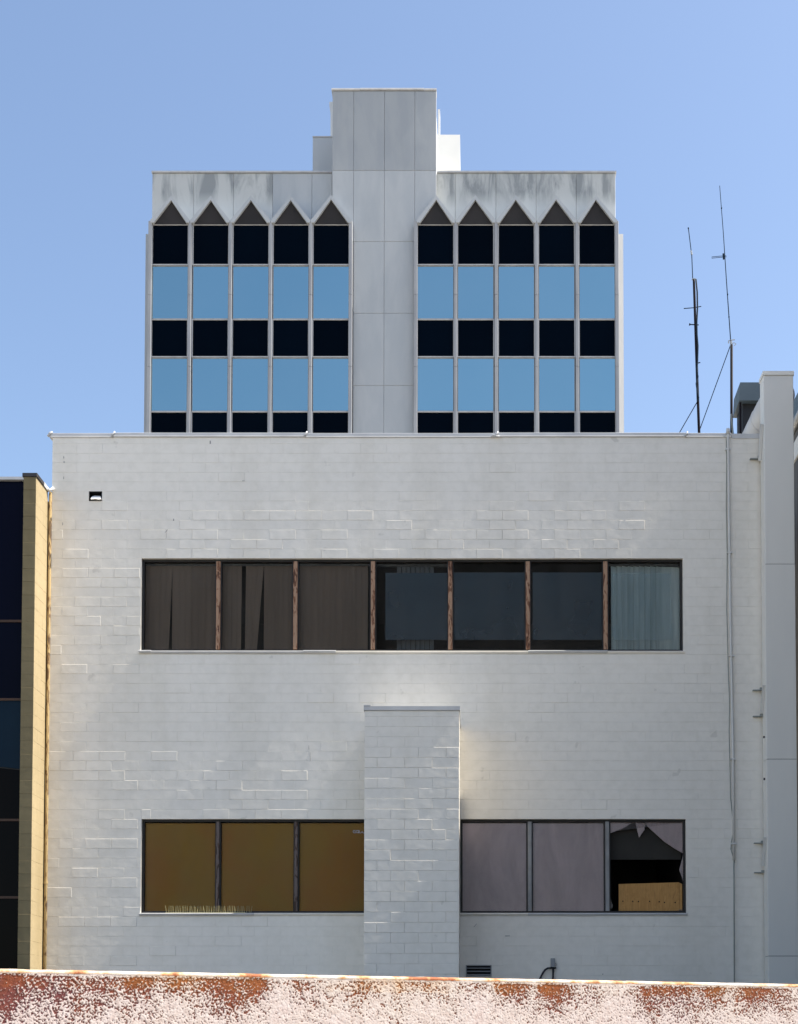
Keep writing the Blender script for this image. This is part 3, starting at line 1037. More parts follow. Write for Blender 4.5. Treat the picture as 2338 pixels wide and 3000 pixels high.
# ------------------------------------------------------------------ conduit and loose cable at the right of the wall
cd = thing('conduit_pipe', 'pale grey conduit running down the white wall left of the tall duct', 'conduit', Vector((PX(1560, 1500, YF), YF - 0.03, 0)))
xa, xb = PX(1552.5, 922, YF - 0.05), PX(1566, 1850, YF - 0.05)
MB().tube([(xa, YF + 0.03, ZT + 0.075), (xa, YF - 0.045, ZT + 0.075), (xa + 0.002, YF - 0.055, ZT + 0.03), (xa + 0.004, YF - 0.04, ZT - 0.05), (xa + (xb - xa) * 0.45, YF - 0.028, ZT - 2.8), (xb, YF - 0.028, PZ(1600, YF)), (xb, YF - 0.028, PZ(1835, YF))], 0.020, 10).build('pipe', M['conduit'], cd, True)
MB().tube([(xb, YF - 0.03, PZ(1836, YF)), (xb - 0.004, YF - 0.03, PZ(1950, YF)), (xb - 0.012, YF - 0.03, 0.3)], 0.009, 8).build('lower_pipe', M['cable'], cd, True)
for yd in (960, 1180, 1400, 1620, 1800):
    z = PZ(yd, YF)
    f_ = min(1, max(0, (yd - 930) / 650))
    xx = xa + (xb - xa) * f_
    MB().box(xx - 0.038, xx + 0.038, YF - 0.051, YF - 0.004, z - 0.012, z + 0.012).build('strap', M['conduit'], cd)
MB().tube([(xa, YF - 0.058, ZT + 0.03), (xa, YF - 0.058, ZT + 0.105)], 0.030, 10).build('cap', M['conduit'], cd, True)
cpts = [(1549, 931), (1550, 990), (1549, 1080), (1551, 1180), (1550, 1300), (1553, 1420), (1556, 1500), (1555, 1560), (1557, 1640), (1558, 1700), (1563, 1745), (1565, 1770), (1560, 1795), (1559, 1812), (1564, 1828), (1567, 1840)]
cpt3 = [P(x, y, YF - 0.016) for x, y in cpts]
cbo = MB().tube(cpt3, 0.0065, 6).build('cable', M['cable'], None, True, base=Vector((cpt3[0].x, YF, cpt3[-1].z)))
tag(cbo, 'thin loose cable hanging in slack curves beside the pale conduit', 'cable')

# ------------------------------------------------------------------ tall square duct column
YD = YF - 0.32
dx0, dx1 = PX(1631, 1100, YD) , PX(1694.5, 1100, YD)
dzt = PZ(792, YD)
dc = thing('duct_column', 'tall square grey metal duct running up past the parapet at right', 'duct', Vector(((dx0 + dx1) / 2, YD, 0)))
joints = [PZ(1203, YD), PZ(1619, YD), PZ(2039, YD)]
zs = [dzt - 0.062] + joints + [0.0]
for i, (za, zb) in enumerate(zip(zs, zs[1:])):
    gpx = 0.0 if i == 0 else 0.002
    MB().bbox(dx0 - gpx, dx1 + gpx, YD - gpx, YD + 0.26, zb + 0.004, za - 0.004, 0.006).build('casing', M['duct'], dc)
    if i:
        MB().box(dx0 + 0.006, dx1 - 0.006, YD + 0.006, YD + 0.255, za - 0.004, za + 0.004).build('joint', M['dark_gap'], dc)
MB().bbox(dx0 - 0.012, dx1 + 0.012, YD - 0.014, YD + 0.28, dzt - 0.062, dzt, 0.004).build('cap', M['duct'], dc)
for (za, zb) in ((903, 970), (1461, 1512), (1786, 1842)):
    z1_, z0_ = PZ(za, YD), PZ(zb, YD)
    MB().prism_x([(YD + 0.02, z1_), (YD + 0.055, z1_ + 0.01), (YD + 0.225, z0_), (YD + 0.19, z0_ - 0.012)], dx0 - 0.048, dx0 - 0.003).build('brace', M['conduit'], dc)
for yd in (975, 1470, 1526, 1797, 1860):
    z_ = PZ(yd, YF - 0.1)
    MB().box(dx0 - (0.145 if yd != 975 else 0.16), dx0 - 0.003, YF - 0.052, YF - 0.004, z_ - 0.008, z_ + 0.008).build('bracket', M['cable'], dc)
    MB().box(dx0 - 0.045, dx0 - 0.0035, YF - 0.10, YF - 0.054, z_ - 0.012, z_ + 0.03).build('bracket_block', M['cable'], dc)
for yd in (1568, 1658):
    z_ = PZ(yd, YD)
    MB().tube([(dx0 - 0.002, YD + 0.13, z_), (dx0 - 0.022, YD + 0.13, z_)], 0.018, 8).build('bolt', M['black'], dc)

# ------------------------------------------------------------------ roof ventilation unit
YU = 22.4
ux0, ux1 = PX(2169 / PS, 850, YU), PX(2262 / PS, 850, YU)
uz1, uz0 = PZ(1120 / PS, YU), PZ(1173 / PS, YU)
ru = thing('roof_ventilator', 'slate grey hooded ventilation unit on the roof beside the tall duct', 'ventilation unit', Vector((ux0 + 0.3, YU + 0.3, ZT - 0.7)))
hd = MB()
dzk = 0.10
hd.add([(ux0, YU, uz1), (ux1, YU, uz1), (ux1, YU, uz0), (ux0 - 0.02, YU, uz0), (ux0 + 0.02, YU + 0.65, uz1 + 0.02), (ux1, YU + 0.65, uz1 + 0.02), (ux1, YU + 0.65, uz0), (ux0 + 0.0, YU + 0.65, uz0)],
       [(0, 3, 2, 1), (4, 5, 6, 7), (0, 1, 5, 4), (0, 4, 7, 3), (1, 2, 6, 5), (3, 7, 6, 2)])
hd.build('hood', M['hood'], ru)
MB().box(ux0 + 0.06, ux1, YU + 0.12, YU + 0.6, ZT - 0.7, uz0 - 0.002).build('housing', M['black'], ru)
MB().tube([(ux0 + 0.015, YU + 0.08, ZT - 0.7), (ux0 + 0.015, YU + 0.08, uz0 - 0.002)], 0.018, 6).build('post', M['mast'], ru)
MB().tube([(ux0 - 0.045, YU + 0.55, ZT - 0.1), (ux0 + 0.0, YU + 0.4, ZT + 0.25), (ux0 - 0.06, YU + 0.5, uz0)], 0.014, 6).build('cable', M['cable'], ru)
ec = P(2222 / PS, 1222 / PS, 21.95)
el = MB()
za_ = PZ(838, 21.6) - 0.27
pth = [(dx0 + 0.30, YD + 0.262, za_), (dx0 + 0.30, YD + 0.42, za_), (dx0 + 0.27, 21.5, za_ - 0.03), (dx0 + 0.23, 21.75, za_ - 0.10), (dx0 + 0.19, 22.05, za_ - 0.17), (dx0 + 0.17, 22.45, za_ - 0.20)]
el.tube(pth, 0.25, 24)
rd = tag(el.build('round_duct', M['duct_white'], None, True, base=Vector((dx0, 21.7, ZT - 0.3))), 'fat pale round duct elbow joining the roof ventilator to the square duct', 'duct')
for p_ in (1, 3):
    a_, b_ = Vector(pth[p_]), Vector(pth[p_ + 1])
    d_ = (b_ - a_).normalized()
    MB().tube([a_, a_ + d_ * 0.025], 0.256, 24).build('seam_ring', M['duct_white'], rd, True)

# ------------------------------------------------------------------ antennas
YA = 24.0


def AP(xd, yd):
    return P(xd, yd, YA)


m1 = thing('antenna_mast', 'shorter dark antenna mast with cable wound round it, left of the pair', 'antenna', Vector((AP(1491, 930).x, YA, ZT - 0.7)), 'radio antennas on the roof')
MB().tube([AP(1492, 960), AP(1491, 921), AP(1486, 780), AP(1480, 597)], 0.026, 8, 0.022).build('pole', M['mast'], m1, True)
MB().tube([AP(1480, 600), AP(1477.5, 597), AP(1475.5, 545), AP(1474.5, 540)], 0.008, 6).build('whip', M['wire'], m1)
MB().tube([AP(1474.5, 538), AP(1468.3, 487)], 0.0075, 6).build('whip', M['wire'], m1)
MB().tube([AP(1475.5, 543), AP(1474, 535)], 0.016, 6).build('connector', M['galv'], m1)
MB().tube([AP(1468.3, 488), AP(1468, 485.5)], 0.012, 6).build('tip', M['wire'], m1)
cl = MB()
cl.tube([AP(1476, 597), AP(1478, 594.5), AP(1484, 595), AP(1485.5, 600)], 0.011, 6)
cl.build('clamp', M['galv'], m1)
MB().tube([AP(1458.5, 658), AP(1478, 656.5), AP(1495.5, 653.5)], 0.0085, 6).build('cross_arm', M['wire'], m1)
MB().tube([AP(1470.5, 692), AP(1490, 693)], 0.011, 6).build('bracket', M['wire'], m1)
MB().tube([AP(1470, 692), AP(1472, 692)], 0.022, 6).build('insulator', M['mast'], m1)
MB().tube([AP(1486, 775), AP(1493.5, 773)], 0.010, 6).build('bracket', M['wire'], m1)
MB().tube([AP(x, y) - Vector((0, 0.03, 0)) for x, y in ((1484, 598), (1486.5, 625), (1487, 660), (1485.5, 690), (1486, 715), (1488, 740), (1487, 775), (1485.5, 790), (1488, 805), (1484.5, 820), (1487, 838), (1489.5, 850), (1487, 858))], 0.014, 6).build('cable', M['wire'], m1, True)
MB().tube([AP(1486.5, 858), AP(1448, 925), AP(1432, 950)], 0.0075, 6).build('stay', M['mast'], m1)
m2 = thing('antenna_mast', 'taller thin whip antenna on a dark pole, right of the pair', 'antenna', Vector((AP(1560, 930).x, YA, ZT - 0.7)), 'radio antennas on the roof')
MB().tube([AP(1560.5, 960), AP(1560.3, 921), AP(1560.3, 735)], 0.026, 8, 0.024).build('pole', M['mast'], m2, True)
MB().tube([AP(1559.6, 745), AP(1559.3, 728)], 0.02, 6).build('clamp', M['galv'], m2)
MB().tube([AP(1558.5, 728), AP(1549.5, 600), AP(1543, 500), AP(1535, 396)], 0.0095, 6, 0.0055).build('whip', M['wire'], m2)
for (x, y) in ((1538.5, 444), (1551.5, 628), (1554.3, 676)):
    MB().tube([AP(x - 0.7, y), AP(x + 1.6, y)], 0.014, 6).build('ferrule', M['wire'], m2)
MB().tube([AP(1542.7, 541), AP(1543.6, 553)], 0.016, 6).build('ferrule', M['wire'], m2)
MB().tube([AP(1549, 545.5), AP(1535, 546.3), AP(1518, 548), AP(1518, 550.7), AP(1535, 549), AP(1549.5, 547.8)], 0.0055, 6).build('dipole_loop', M['wire'], m2)
MB().tube([AP(1554, 732), AP(1554, 727), AP(1558, 725.5), AP(1567, 724.5)], 0.010, 6).build('bracket', M['galv'], m2)
MB().tube([AP(1559, 733), AP(1566, 731), AP(1570, 734), AP(1566, 737)], 0.007, 6).build('strap', M['galv'], m2)
MB().tube([AP(1558.5, 735), AP(1490, 923), AP(1476, 960)], 0.0075, 6).build('stay', M['wire'], m2)

# ================================================================== tan building at left
YP = YF - 0.59
px1 = PX(71.2, 1500, YP)
px0 = PX(44.2, 1500, YP)
pzt = PZ(1017, YP)
T0 = Vector((px0, YP, 0))
tan = thing('tan_block_building', 'tan block building edge with dark navy glazing at left of the white wall', 'building', T0)
TH = 0.2032
pier = MB().box(px0 + 0.008, px1 - 0.008, YP + 0.008, YF - 0.012, 0, pzt).build('pier', M['tan_block'], tan)
tb_ = []
k = 0
z = pzt
sides = []
while z > 0.05:
    z2 = max(z - TH, 0)
    tb_.append((px0, px1, z2, z, random.choice((3, 0, 2, 0))))
    mid = YP + (0.2 if k % 2 else 0.39)
    sides.append((YP + 0.002, mid, z2, z, random.choice((0, 3, 4))))
    sides.append((mid, YF - 0.014, z2, z, random.choice((0, 3, 4))))
    z = z2
    k += 1
place_blocks(tb_, pier, M['pier_front_block'], T0, lambda p, r: Vector((p, YP + 0.008, r)), 0, 60)
place_blocks(sides, pier, M['tan_block'], T0, lambda p, r: Vector((px1 - 0.008, p, r)), math.pi / 2, 140)
MB().bbox(px0 - 0.015, px1 + 0.018, YP - 0.018, YF - 0.25, pzt + 0.001, pzt + 0.055, 0.004).build('cap', M['cap_dark'], tan)
MB().bbox(px0 - 0.015, px1 + 0.018, YF - 0.249, YF - 0.012, pzt + 0.001, pzt + 0.060, 0.002).build('cap', M['flashing'], tan)
# body behind
MB().box(px0 - 8, px1 - 0.02, YF + 0.12, YF + 12, 0, pzt - 0.1).build('body', M['tan_block'], tan)
MB().box(px1 - 0.019, XL - 0.004, YF + 0.10, YF + 0.3, 0, pzt - 0.02).build('recess_wall', M['tan_block'], tan)
MB().tube([(px1 - 0.03, YF - 0.13, pzt + 0.03), (XL - 0.02, YF - 0.04, pzt + 0.01), (XL + 0.035, YF - 0.03, pzt + 0.06)], 0.024, 7).build('patch', M['white_cloth'], tan, True)
YG = YP + 0.22
rows = [(1022, 1326), (1326, 1493), (1493, 1750), (1750, 1915), (1915, 2300)]
gx0 = px0 - 6
MB().box(gx0, px0 - 0.002, YG - 0.06, YG + 0.3, PZ(1026, YG), PZ(1020, YG)).build('coping', M['flashing'], tan)
wn_all = MB()
fr4 = MB().box(gx0, px0 - 0.002, YG + 0.02, YG + 0.06, 0.0, PZ(1026.5, YG)).build('glazing_frame', M['black_frame'], tan)
for i, (a, b) in enumerate(rows):
    za, zb = PZ(a + (5 if i == 0 else 1.5), YG), PZ(b - 1.5, YG)
    zb = max(zb, 0.05)
    for j in range(3):
        xa_, xb_ = px0 - 0.004 - (j + 1) * 1.9, px0 - 0.004 - j * 1.9
        gm = M[('navy_glass', 'navy_glass', 'teal_glass', 'near_black_glass', 'near_black_glass')[i]]
        if i == 2:
            zm0, zm1 = PZ(1612, YG), PZ(1641, YG)
            MB().prism_y([(xa_ + 0.03, zm0), (xb_ - 0.01, zm1), (xb_ - 0.01, za), (xa_ + 0.03, za)], YG, YG + 0.012).build('pane', gm, fr4)
            MB().prism_y([(xa_ + 0.03, zb), (xb_ - 0.01, zb), (xb_ - 0.01, zm1 - 0.02), (xa_ + 0.03, zm0 - 0.02)], YG, YG + 0.012).build('pane', M['near_black_glass'], fr4)  # sloped dark part: a roofline's reflection put into the pane colour
        else:
            MB().box(xa_ + 0.03, xb_ - 0.01, YG, YG + 0.012, zb, za).build('pane', gm, fr4)
    if i:
        MB().box(gx0, px0 - 0.004, YG - 0.02, YG + 0.015, za - 0.001, za + 0.035).build('transom', M['orange_trim'], fr4)
# downpipe in the corner
dpx = (px1 + XL) / 2 + 0.006
dp = tag(MB().tube([(dpx, YF + 0.02, pzt + 0.0), (dpx, YF + 0.0, pzt - 0.05), (dpx, YF + 0.0, 5.0), (dpx + 0.004, YF + 0.0, 0.0)], 0.026, 10).build('downpipe', M['pipe_tan'], None, True, base=Vector((dpx, YF, 0))),
         'ochre rusty downpipe in the corner between tan pier and white wall', 'downpipe')
MB().tube([(dpx, YF, PZ(1880, YF)), (dpx, YF, PZ(1885, YF))], 0.033, 10).build('collar', M['pipe_tan'], dp)

# ================================================================== dark building at right
rb = thing('dark_grey_building', 'dark grey rendered building at the right edge behind the tall duct', 'building', Vector((8, 20, 0)))
RX = PX(1693, 1100, 24.2)
RZ = PZ(905, 24.2)
MB().box(RX, RX + 9, 7.0, 25.6, 0, RZ).build('wall', M['dark_wall'], rb)
MB().box(RX - 0.02, RX + 9, 6.98, 25.62, RZ + 0.001, RZ + 0.36).build('parapet', M['slate_trim'], rb)
MB().tube([(RX - 0.05, 23.0, RZ - 0.16), (RX - 0.05, 25.0, RZ - 0.16)], 0.07, 12).build('pipe', M['galv'], rb, True)
MB().box(RX - 0.03, RX - 0.001, 22, 25.5, RZ - 0.75, RZ - 0.42).build('ledge', M['duct'], rb)

# ================================================================== office tower
TX0, TX1 = PX(322, 600, YT), PX(1314, 600, YT)
T1 = Vector(((TX0 + TX1) / 2, YT, 0))
tw = thing('office_tower', 'grey panelled office tower with blue and black window rows and zigzag gables', 'tower', T1)
twt = PZ(369, YT)


def tx(xd, Y=YT):
    return PX(xd, 700, Y)


MB().box(tx(322) + 0.02, tx(1314) - 0.02, YT + 0.10, YT + 14, 0, twt - 0.02).build('body', M['fin'], tw)
# set-back side wings
zs_ = PZ(499, YT + 1.5)
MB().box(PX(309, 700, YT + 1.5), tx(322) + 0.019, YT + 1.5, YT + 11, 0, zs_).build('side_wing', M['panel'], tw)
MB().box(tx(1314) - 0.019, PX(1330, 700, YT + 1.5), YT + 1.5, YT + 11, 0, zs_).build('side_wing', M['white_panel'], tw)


def panel(xa, xb, ya, yb_, Y, m, dep=0.08, gap=0.003, name='panel'):
    z1_, z0_ = PZ(ya, Y), PZ(yb_, Y)
    x0_, x1_ = PX(xa, 700, Y), PX(xb, 700, Y)
    c_ = 0.012
    mb = MB()
    x0_, x1_, z0_, z1_ = x0_ + gap, x1_ - gap, z0_ + gap, z1_ - gap
    v = [(x0_, Y + dep, z0_), (x1_, Y + dep, z0_), (x1_, Y + dep, z1_), (x0_, Y + dep, z1_), (x0_, Y + c_, z0_), (x1_, Y + c_, z0_), (x1_, Y + c_, z1_), (x0_, Y + c_, z1_),
         (x0_ + c_, Y, z0_ + c_), (x1_ - c_, Y, z0_ + c_), (x1_ - c_, Y, z1_ - c_), (x0_ + c_, Y, z1_ - c_)]
    f = [(8, 9, 10, 11)] + [(a + i, a + (i + 1) % 4, a + 4 + (i + 1) % 4, a + 4 + i) for a in (0, 4) for i in range(4)]
    mb.add(v, f)
    return mb.build(name, m, tw)


# wing parapet panels
for a, b in zip([322, 411, 496, 580, 664], [411, 496, 580, 664, 707]):
    panel(a, b, 369.5, 474, YT, M['stained_lit_foot'] if b < 600 else M['panel'], name='parapet_panel')
for a, b in zip([930.5, 971, 1058, 1144, 1230], [971, 1058, 1144, 1230, 1314]):
    panel(a, b, 369.5, 474, YT, M['stained_lit_foot'], name='parapet_panel')
for (a, b) in ((322, 420), (420, 570), (570, 707), (931, 1062), (1062, 1200), (1200, 1314.5)):
    xa_, xb_ = tx(a) - (0.03 if a == 322 else 0), tx(b) + (0.03 if b > 1300 else 0)
    MB().prism_x([(YT - 0.05, twt + 0.0), (YT - 0.05, twt + 0.06), (YT + 0.4, twt + 0.09), (YT + 0.4, twt + 0.0)], xa_ + 0.006, xb_ - 0.006).build('coping', M['aluminium'], tw)
# lift core
YK = YT - 0.45
ktop = PZ(193.5, YK)
kx0, kx1 = PX(707.5, 300, YK), PX(930.5, 300, YK)
MB().box(kx0 + 0.02, kx1 - 0.03, YK + 0.085, YT + 6, 0, ktop - 0.01).build('core', M['white_panel'], tw)
kc = [(707.5, 753), (753, 819), (819, 884), (884, 930.5)]
kcol = []
for (a, b) in kc:
    for (ya, yb_) in ((194, 363.5), (363.5, 515)):
        z1_, z0_ = PZ(ya, YK), PZ(yb_, YK)
        panel(a, b, ya, yb_, YK, M['upper_core' if ya < 300 else 'panel'])
for (a, b) in ((753, 819), (819, 884)):
    for (ya, yb_) in ((515, 668), (668, 822), (822, 975), (975, 1128)):
        panel(a, b, ya, yb_, YK, M['panel'])
for (a, b, dz) in ((707, 768, 0), (768, 905, 0.01), (905, 931.5, -0.005)):
    MB().prism_x([(YK - 0.04, ktop + dz), (YK - 0.055, ktop + 0.02 + dz), (YK - 0.04, ktop + 0.075 + dz), (YK + 0.4, ktop + 0.10 + dz), (YK + 0.4, ktop + dz)], PX(a, 193, YK) + 0.004, PX(b, 193, YK) - 0.004).build('coping', M['aluminium'], tw)
# flared upstand behind the core at left, thin vent stack at right
YB = YT + 4
MB().prism_y([(PX(702.5, 220, YB), PZ(217, YB)), (PX(702.5, 230, YB), PZ(226, YB)), (PX(705, 235, YB), PZ(236, YB)), (PX(705, 350, YB), PZ(366, YB)), (PX(730, 350, YB), PZ(366, YB)), (PX(730, 217, YB), PZ(217, YB))], YB, YB + 2).build('upstand', M['panel'], tw)
MB().box(PX(934, 300, YB), PX(938.5, 300, YB), YB - 0.2, YB + 0.3, twt - 0.5, PZ(240, YB)).build('vent_stack', M['white_panel'], tw)
# plant rooms: the left one square to the front, the right one's slope added to catch the sun
MB().box(PX(667, 330, YT + 2), PX(715, 330, YT + 2), YT + 2, YT + 7, twt - 0.5, PZ(293, YT + 2)).build('plant_room', M['panel'], tw)
MB().box(PX(666.5, 330, YT + 2), PX(715, 330, YT + 2), YT + 1.97, YT + 7.02, PZ(292.8, YT + 2), PZ(291, YT + 2)).build('coping', M['aluminium'], tw)
yr_ = YT + 2.2
zr_ = PZ(289, yr_ + 1.6)
xl_, xr_ = PX(915, 330, yr_ + 1), PX(981, 330, yr_ + 1)
MB().prism_x([(yr_, twt - 0.5), (yr_ + 1.55, zr_), (yr_ + 5, zr_), (yr_ + 5, twt - 0.5)], xl_, xr_).build('sloped_plant_room', M['cream_panel'], tw)

# window bays
YW = YT - 0.62           # face of the frames
left_bays = [(324, 399), (411, 485.5), (496.5, 571.5), (582.5, 657), (668, 743)]
right_bays = [(891, 966.5), (977, 1052), (1064, 1139), (1150, 1225), (1236.5, 1311.5)]
rows_t = [(479.5, 563, 'd'), (567, 678, 'b'), (682, 759.5, 'd'), (763.5, 875, 'b'), (879, 957, 'd'), (961, 1072, 'b'), (1076, 1153, 'd')]
fm_cache = {}
for bays in (left_bays, right_bays):
    zb_ = PZ(1155, YW)
    MB().box(PX(bays[0][0] - 5, 700, YW), PX(bays[-1][1] + 5, 700, YW), YW + 0.12, YT + 0.098, 0, PZ(474, YW)).build('bay_backing', M['dark_gap'], tw)
    for (a, b) in bays:
        xa_, xb_ = PX(a, 700, YW), PX(b, 700, YW)
        for (ya, yb_, kind) in rows_t:
            z1_, z0_ = PZ(ya, YW), PZ(yb_, YW)
            fw = 0.040 if kind == 'd' else 0.022
            z1_, z0_ = z1_ + fw, z0_ - fw
            yo = YW if kind == 'd' else YW + 0.03
            f = MB()
            xa_, xb_ = PX(a, 700, YW) - fw, PX(b, 700, YW) + fw
            f.box(xa_, xb_, yo, YW + 0.115, z1_ - fw, z1_)
            f.box(xa_, xb_, yo, YW + 0.115, z0_, z0_ + fw)
            f.box(xa_, xa_ + fw, yo, YW + 0.115, z0_ + fw, z1_ - fw)
            f.box(xb_ - fw, xb_, yo, YW + 0.115, z0_ + fw, z1_ - fw)
            w = f.build('window' if kind == 'd' else 'spandrel', M['aluminium' if kind == 'd' else 'fin'], tw)
            MB().box(xa_ + fw + 0.001, xb_ - fw - 0.001, YW + 0.05, YW + 0.07, z0_ + fw + 0.001, z1_ - fw - 0.001).build('pane', M['dark_glass' if kind == 'd' else 'blue_glass'], w)
    xs_ = [bays[0][0] - 4.5] + [(bays[i][1] + bays[i + 1][0]) / 2 for i in range(4)] + [bays[-1][1] + 4.5]
    segs = [474, 631, 784, 945, 1155]
    for i, x in enumerate(xs_):
        for ya, yb_ in zip(segs, segs[1:]):
            xc = PX(x, 700, YW)
            w = 0.058 if 0 < i < 5 else 0.066
            MB().bbox(xc - w, xc + w, YW - 0.10, YW + 0.118, PZ(yb_, YW) + 0.006, PZ(ya, YW) - 0.006, 0.012).build('mullion', M['fin'], tw)

# zigzag gable hoods
YH = YW - 0.12


def hood_(xa, xb, xv0, xv1, apex_x, apex_y, base_y=474.0):
    A_ = (PX(xv0, 470, YH), PZ(471, YH))
    B_ = (PX(apex_x, 420, YH), PZ(apex_y, YH))
    C_ = (PX(xv1, 470, YH), PZ(471, YH))
    t_ = 0.17
    bot = PZ(474.5, YH)
    hm = MB()
    # left slope and right slope slabs
    hm.prism_y([(A_[0], A_[1] + 0.02), (A_[0] + 0.02, bot), (A_[0] + 0.135, bot), (B_[0], B_[1] - t_), (B_[0], B_[1])], YH, YT - 0.004)
    hm.prism_y([(B_[0] + 0.001, B_[1]), (B_[0] + 0.001, B_[1] - t_), (C_[0] - 0.135, bot), (C_[0] - 0.02, bot), (C_[0], C_[1] + 0.02)], YH, YT - 0.004)
    h = hm.build('gable_hood', M['panel'], tw)
    MB().prism_y([(A_[0] + 0.14, bot), (C_[0] - 0.14, bot), (B_[0], B_[1] - t_ - 0.006)], YH + 0.10, YH + 0.12).build('recess_shade', M['recess_shade'], h)  # dark sheet standing in for the shade inside the hood recess
    return h


lv_ = [320, 405, 490.5, 577, 662.5, 750]
la = [(365, 417), (449.5, 417), (535, 417), (620, 417), (706, 415)]
rv_ = [888, 971.5, 1058, 1144.5, 1231, 1317]
ra = [(930.5, 416), (1014, 416), (1100, 416), (1186, 416), (1271, 416)]
for vv, aa in ((lv_, la), (rv_, ra)):
    for i, (ax, ay) in enumerate(aa):
        hood_(0, 0, vv[i], vv[i + 1], ax, ay)

# ================================================================== foreground wall with peeling stucco
YL = 4.5
zL = P(0, 2066, YL)
YRr = (zL.z - EYE) / (P(1702, 2099, 1.0).z - EYE)
zR = P(1702, 2099, YRr)
a2, b2 = Vector((zL.x, YL)), Vector((zR.x, YRr))
wd = (b2 - a2).normalized()
WLEN = (b2 - a2).length
wnrm = Vector((wd.y, -wd.x))        # towards the camera side
WT = zL.z
base = Vector((a2.x, a2.y, 0))
fw = thing('stucco_wall', 'low wall of peeling white and rust red stucco across the foreground', 'wall', base)


def WP(s, off, z):
    q = a2 + wd * s + wnrm * off
    return Vector((q.x, q.y, z))


def s_of(xd):
    """distance along the wall seen at column xd"""
    u = (xd * PS - CX) / FPX
    return (u * a2.y - a2.x) / (wd.x - u * wd.y)


def wbox(s0, s1, o0, o1, z0, z1):
    mb = MB()
    v = [WP(s, o_, z) for z in (z0, z1) for s, o_ in ((s0, o0), (s1, o0), (s1, o1), (s0, o1))]
    mb.add(v, [(0, 3, 2, 1), (4, 5, 6, 7), (0, 1, 5, 4), (1, 2, 6, 5), (2, 3, 7, 6), (3, 0, 4, 7)])
    return mb


wbox(-3, WLEN + 3, -0.22, -0.008, 0, WT - 0.022).build('core', M['concrete'], fw)
patches = [(10, 70, 1.0, 1.25, 0.1), (110, 80, 0.9, 1.0, 0.25), (215, 60, 0.7, 0.8, 0.2), (300, 60, 0.85, 0.9, 0.7), (370, 60, 0.7, 0.7, 0.8), (470, 70, 1.05, 0.85, 0.75), (545, 50, 0.9, 0.6, 0.55), (640, 60, 0.45, 0.5, 0.4),
           (760, 60, 0.5, 0.5, 0.8), (900, 60, 0.55, 0.5, 0.9), (1010, 40, 0.5, 0.5, 0.4), (1100, 50, 0.95, 0.6, 0.75), (1180, 60, 0.95, 0.7, 0.6), (1260, 30, 0.5, 0.5, 0.4), (1395, 60, 0.8, 0.75, 0.4), (1450, 45, 0.85, 0.95, 0.5), (1520, 45, 0.8, 0.7, 0.85),
           (1610, 55, 0.95, 0.6, 0.6), (1660, 35, 0.7, 0.6, 0.35), (1480, 40, 0.5, 1.0, 0.3)]
pl = [(s_of(x), (s_of(x + w) - s_of(x)), k, dp_, tn) for x, w, k, dp_, tn in patches]
ST = 0.0019
s0, s1 = s_of(-60), s_of(1765)
ns = int((s1 - s0) / ST)
zlo, zhi = WT - 0.27, WT - 0.010
nz = int((zhi - zlo) / ST)
verts, paint, tone = [], [], []
cap_h = 0.016
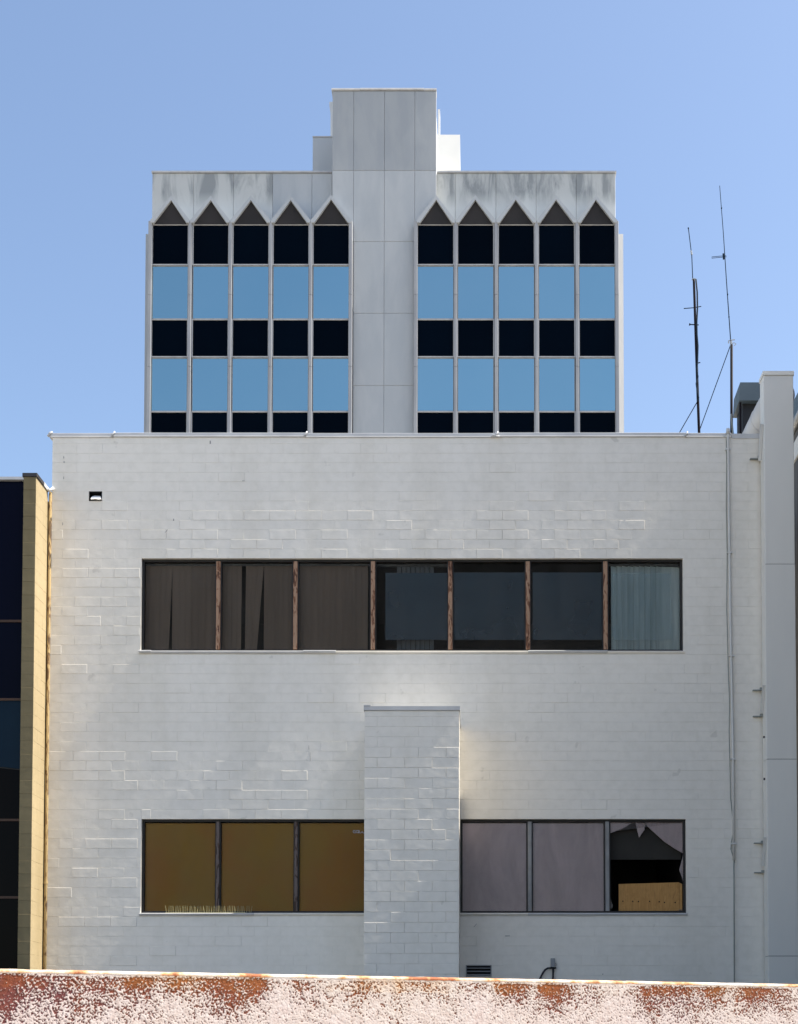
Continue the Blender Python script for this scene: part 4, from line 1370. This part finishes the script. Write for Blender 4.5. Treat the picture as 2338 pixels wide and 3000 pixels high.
for j in range(nz + 1):
    z = zlo + (zhi - zlo) * j / nz
    dtop = (zhi - z) / 0.10
    for i in range(ns + 1):
        s = s0 + (s1 - s0) * i / ns
        v3 = Vector((s * 150, z * 150, 0.3))
        n1 = noise.noise(v3)
        n2 = noise.noise(Vector((s * 310, z * 310, 7.7)))
        n3 = noise.noise(Vector((s * 26, z * 26, 2.2)))
        wob = noise.noise(Vector((s * 9, z * 9, 5.0)))
        mask, tn, tw_ = 0.0, 0.0, 1e-6
        for (ps, pw_, k, dp_, t_) in pl:
            dx_ = (s - ps) / pw_
            if -2.6 < dx_ < 2.6:
                gq = math.exp(-dx_ * dx_)
                fall = max(0.0, 1.0 - (max(0.0, dtop - 0.15) / (2.2 * dp_)) ** 1.2)
                mask = max(mask, k * gq * fall)
                tn += t_ * gq
                tw_ += gq
        mask += 0.30 * wob + 0.20 * n3
        if dtop < 0.10:
            mask -= 0.55
        tnv = tn / tw_ if tw_ > 0.05 else 0.45
        ridge = 1 - abs(n1) * 2.0
        tex = 0.62 * n1 + 0.45 * n2
        # paint survives on the stucco's high spots; where the mask is strong only flakes stay
        lvl = tex * 1.25 - (mask * 1.0 - 0.50)
        p = min(1.0, max(0.0, lvl * 7 + 0.5))
        h = 0.0017 * tex + 0.0018 * p + 0.0014 * max(0, n3)
        q = a2 + wd * s + wnrm * h
        verts.append((q.x - base.x, q.y - base.y, z))
        paint.append(p)
        tone.append(min(1, max(0, tnv * (0.75 - 0.3 * dtop) + 0.22 * wob + 0.18 * n3 + (0.15 if dtop < 0.5 else 0))))
faces = [(j * (ns + 1) + i, j * (ns + 1) + i + 1, (j + 1) * (ns + 1) + i + 1, (j + 1) * (ns + 1) + i) for j in range(nz) for i in range(ns)]
me = bpy.data.meshes.new('stucco_coat')
me.from_pydata(verts, [], faces)
me.attributes.new('paint', 'FLOAT', 'POINT').data.foreach_set('value', paint)
me.attributes.new('tone', 'FLOAT', 'POINT').data.foreach_set('value', tone)
me.materials.append(M['stucco'])
for p in me.polygons:
    p.use_smooth = True
so = bpy.data.objects.new('stucco_coat', me)
COL.objects.link(so)
so.parent = fw
wbox(-3, WLEN + 3, -0.007, -0.004, 0, zlo + 0.02).build('lower_coat', M['cap_paint'], fw)
# rounded cap, slightly wavy
cp = MB()
nseg = 420
prof = [(0.001, -0.0145), (0.0035, -0.010), (0.003, -0.006), (-0.002, -0.002), (-0.012, 0.0), (-0.10, 0.004), (-0.215, 0.002), (-0.222, -0.02)]
ring = []
for i in range(nseg + 1):
    s = s0 - 0.5 + (s1 - s0 + 1.0) * i / nseg
    e = 0.0022 * noise.noise(Vector((s * 14, 0, 0))) + 0.0012 * noise.noise(Vector((s * 60, 3, 0)))
    for (o_, dz) in prof:
        ring.append(WP(s, o_ + e * (1 if o_ > -0.05 else 0), WT + dz + e * 0.7))
m_ = len(prof)
cp.add(ring, [(i * m_ + k, (i + 1) * m_ + k, (i + 1) * m_ + k + 1, i * m_ + k + 1) for i in range(nseg) for k in range(m_ - 1)])
cp.build('cap', M['cap_paint'], fw, True)

del sheet
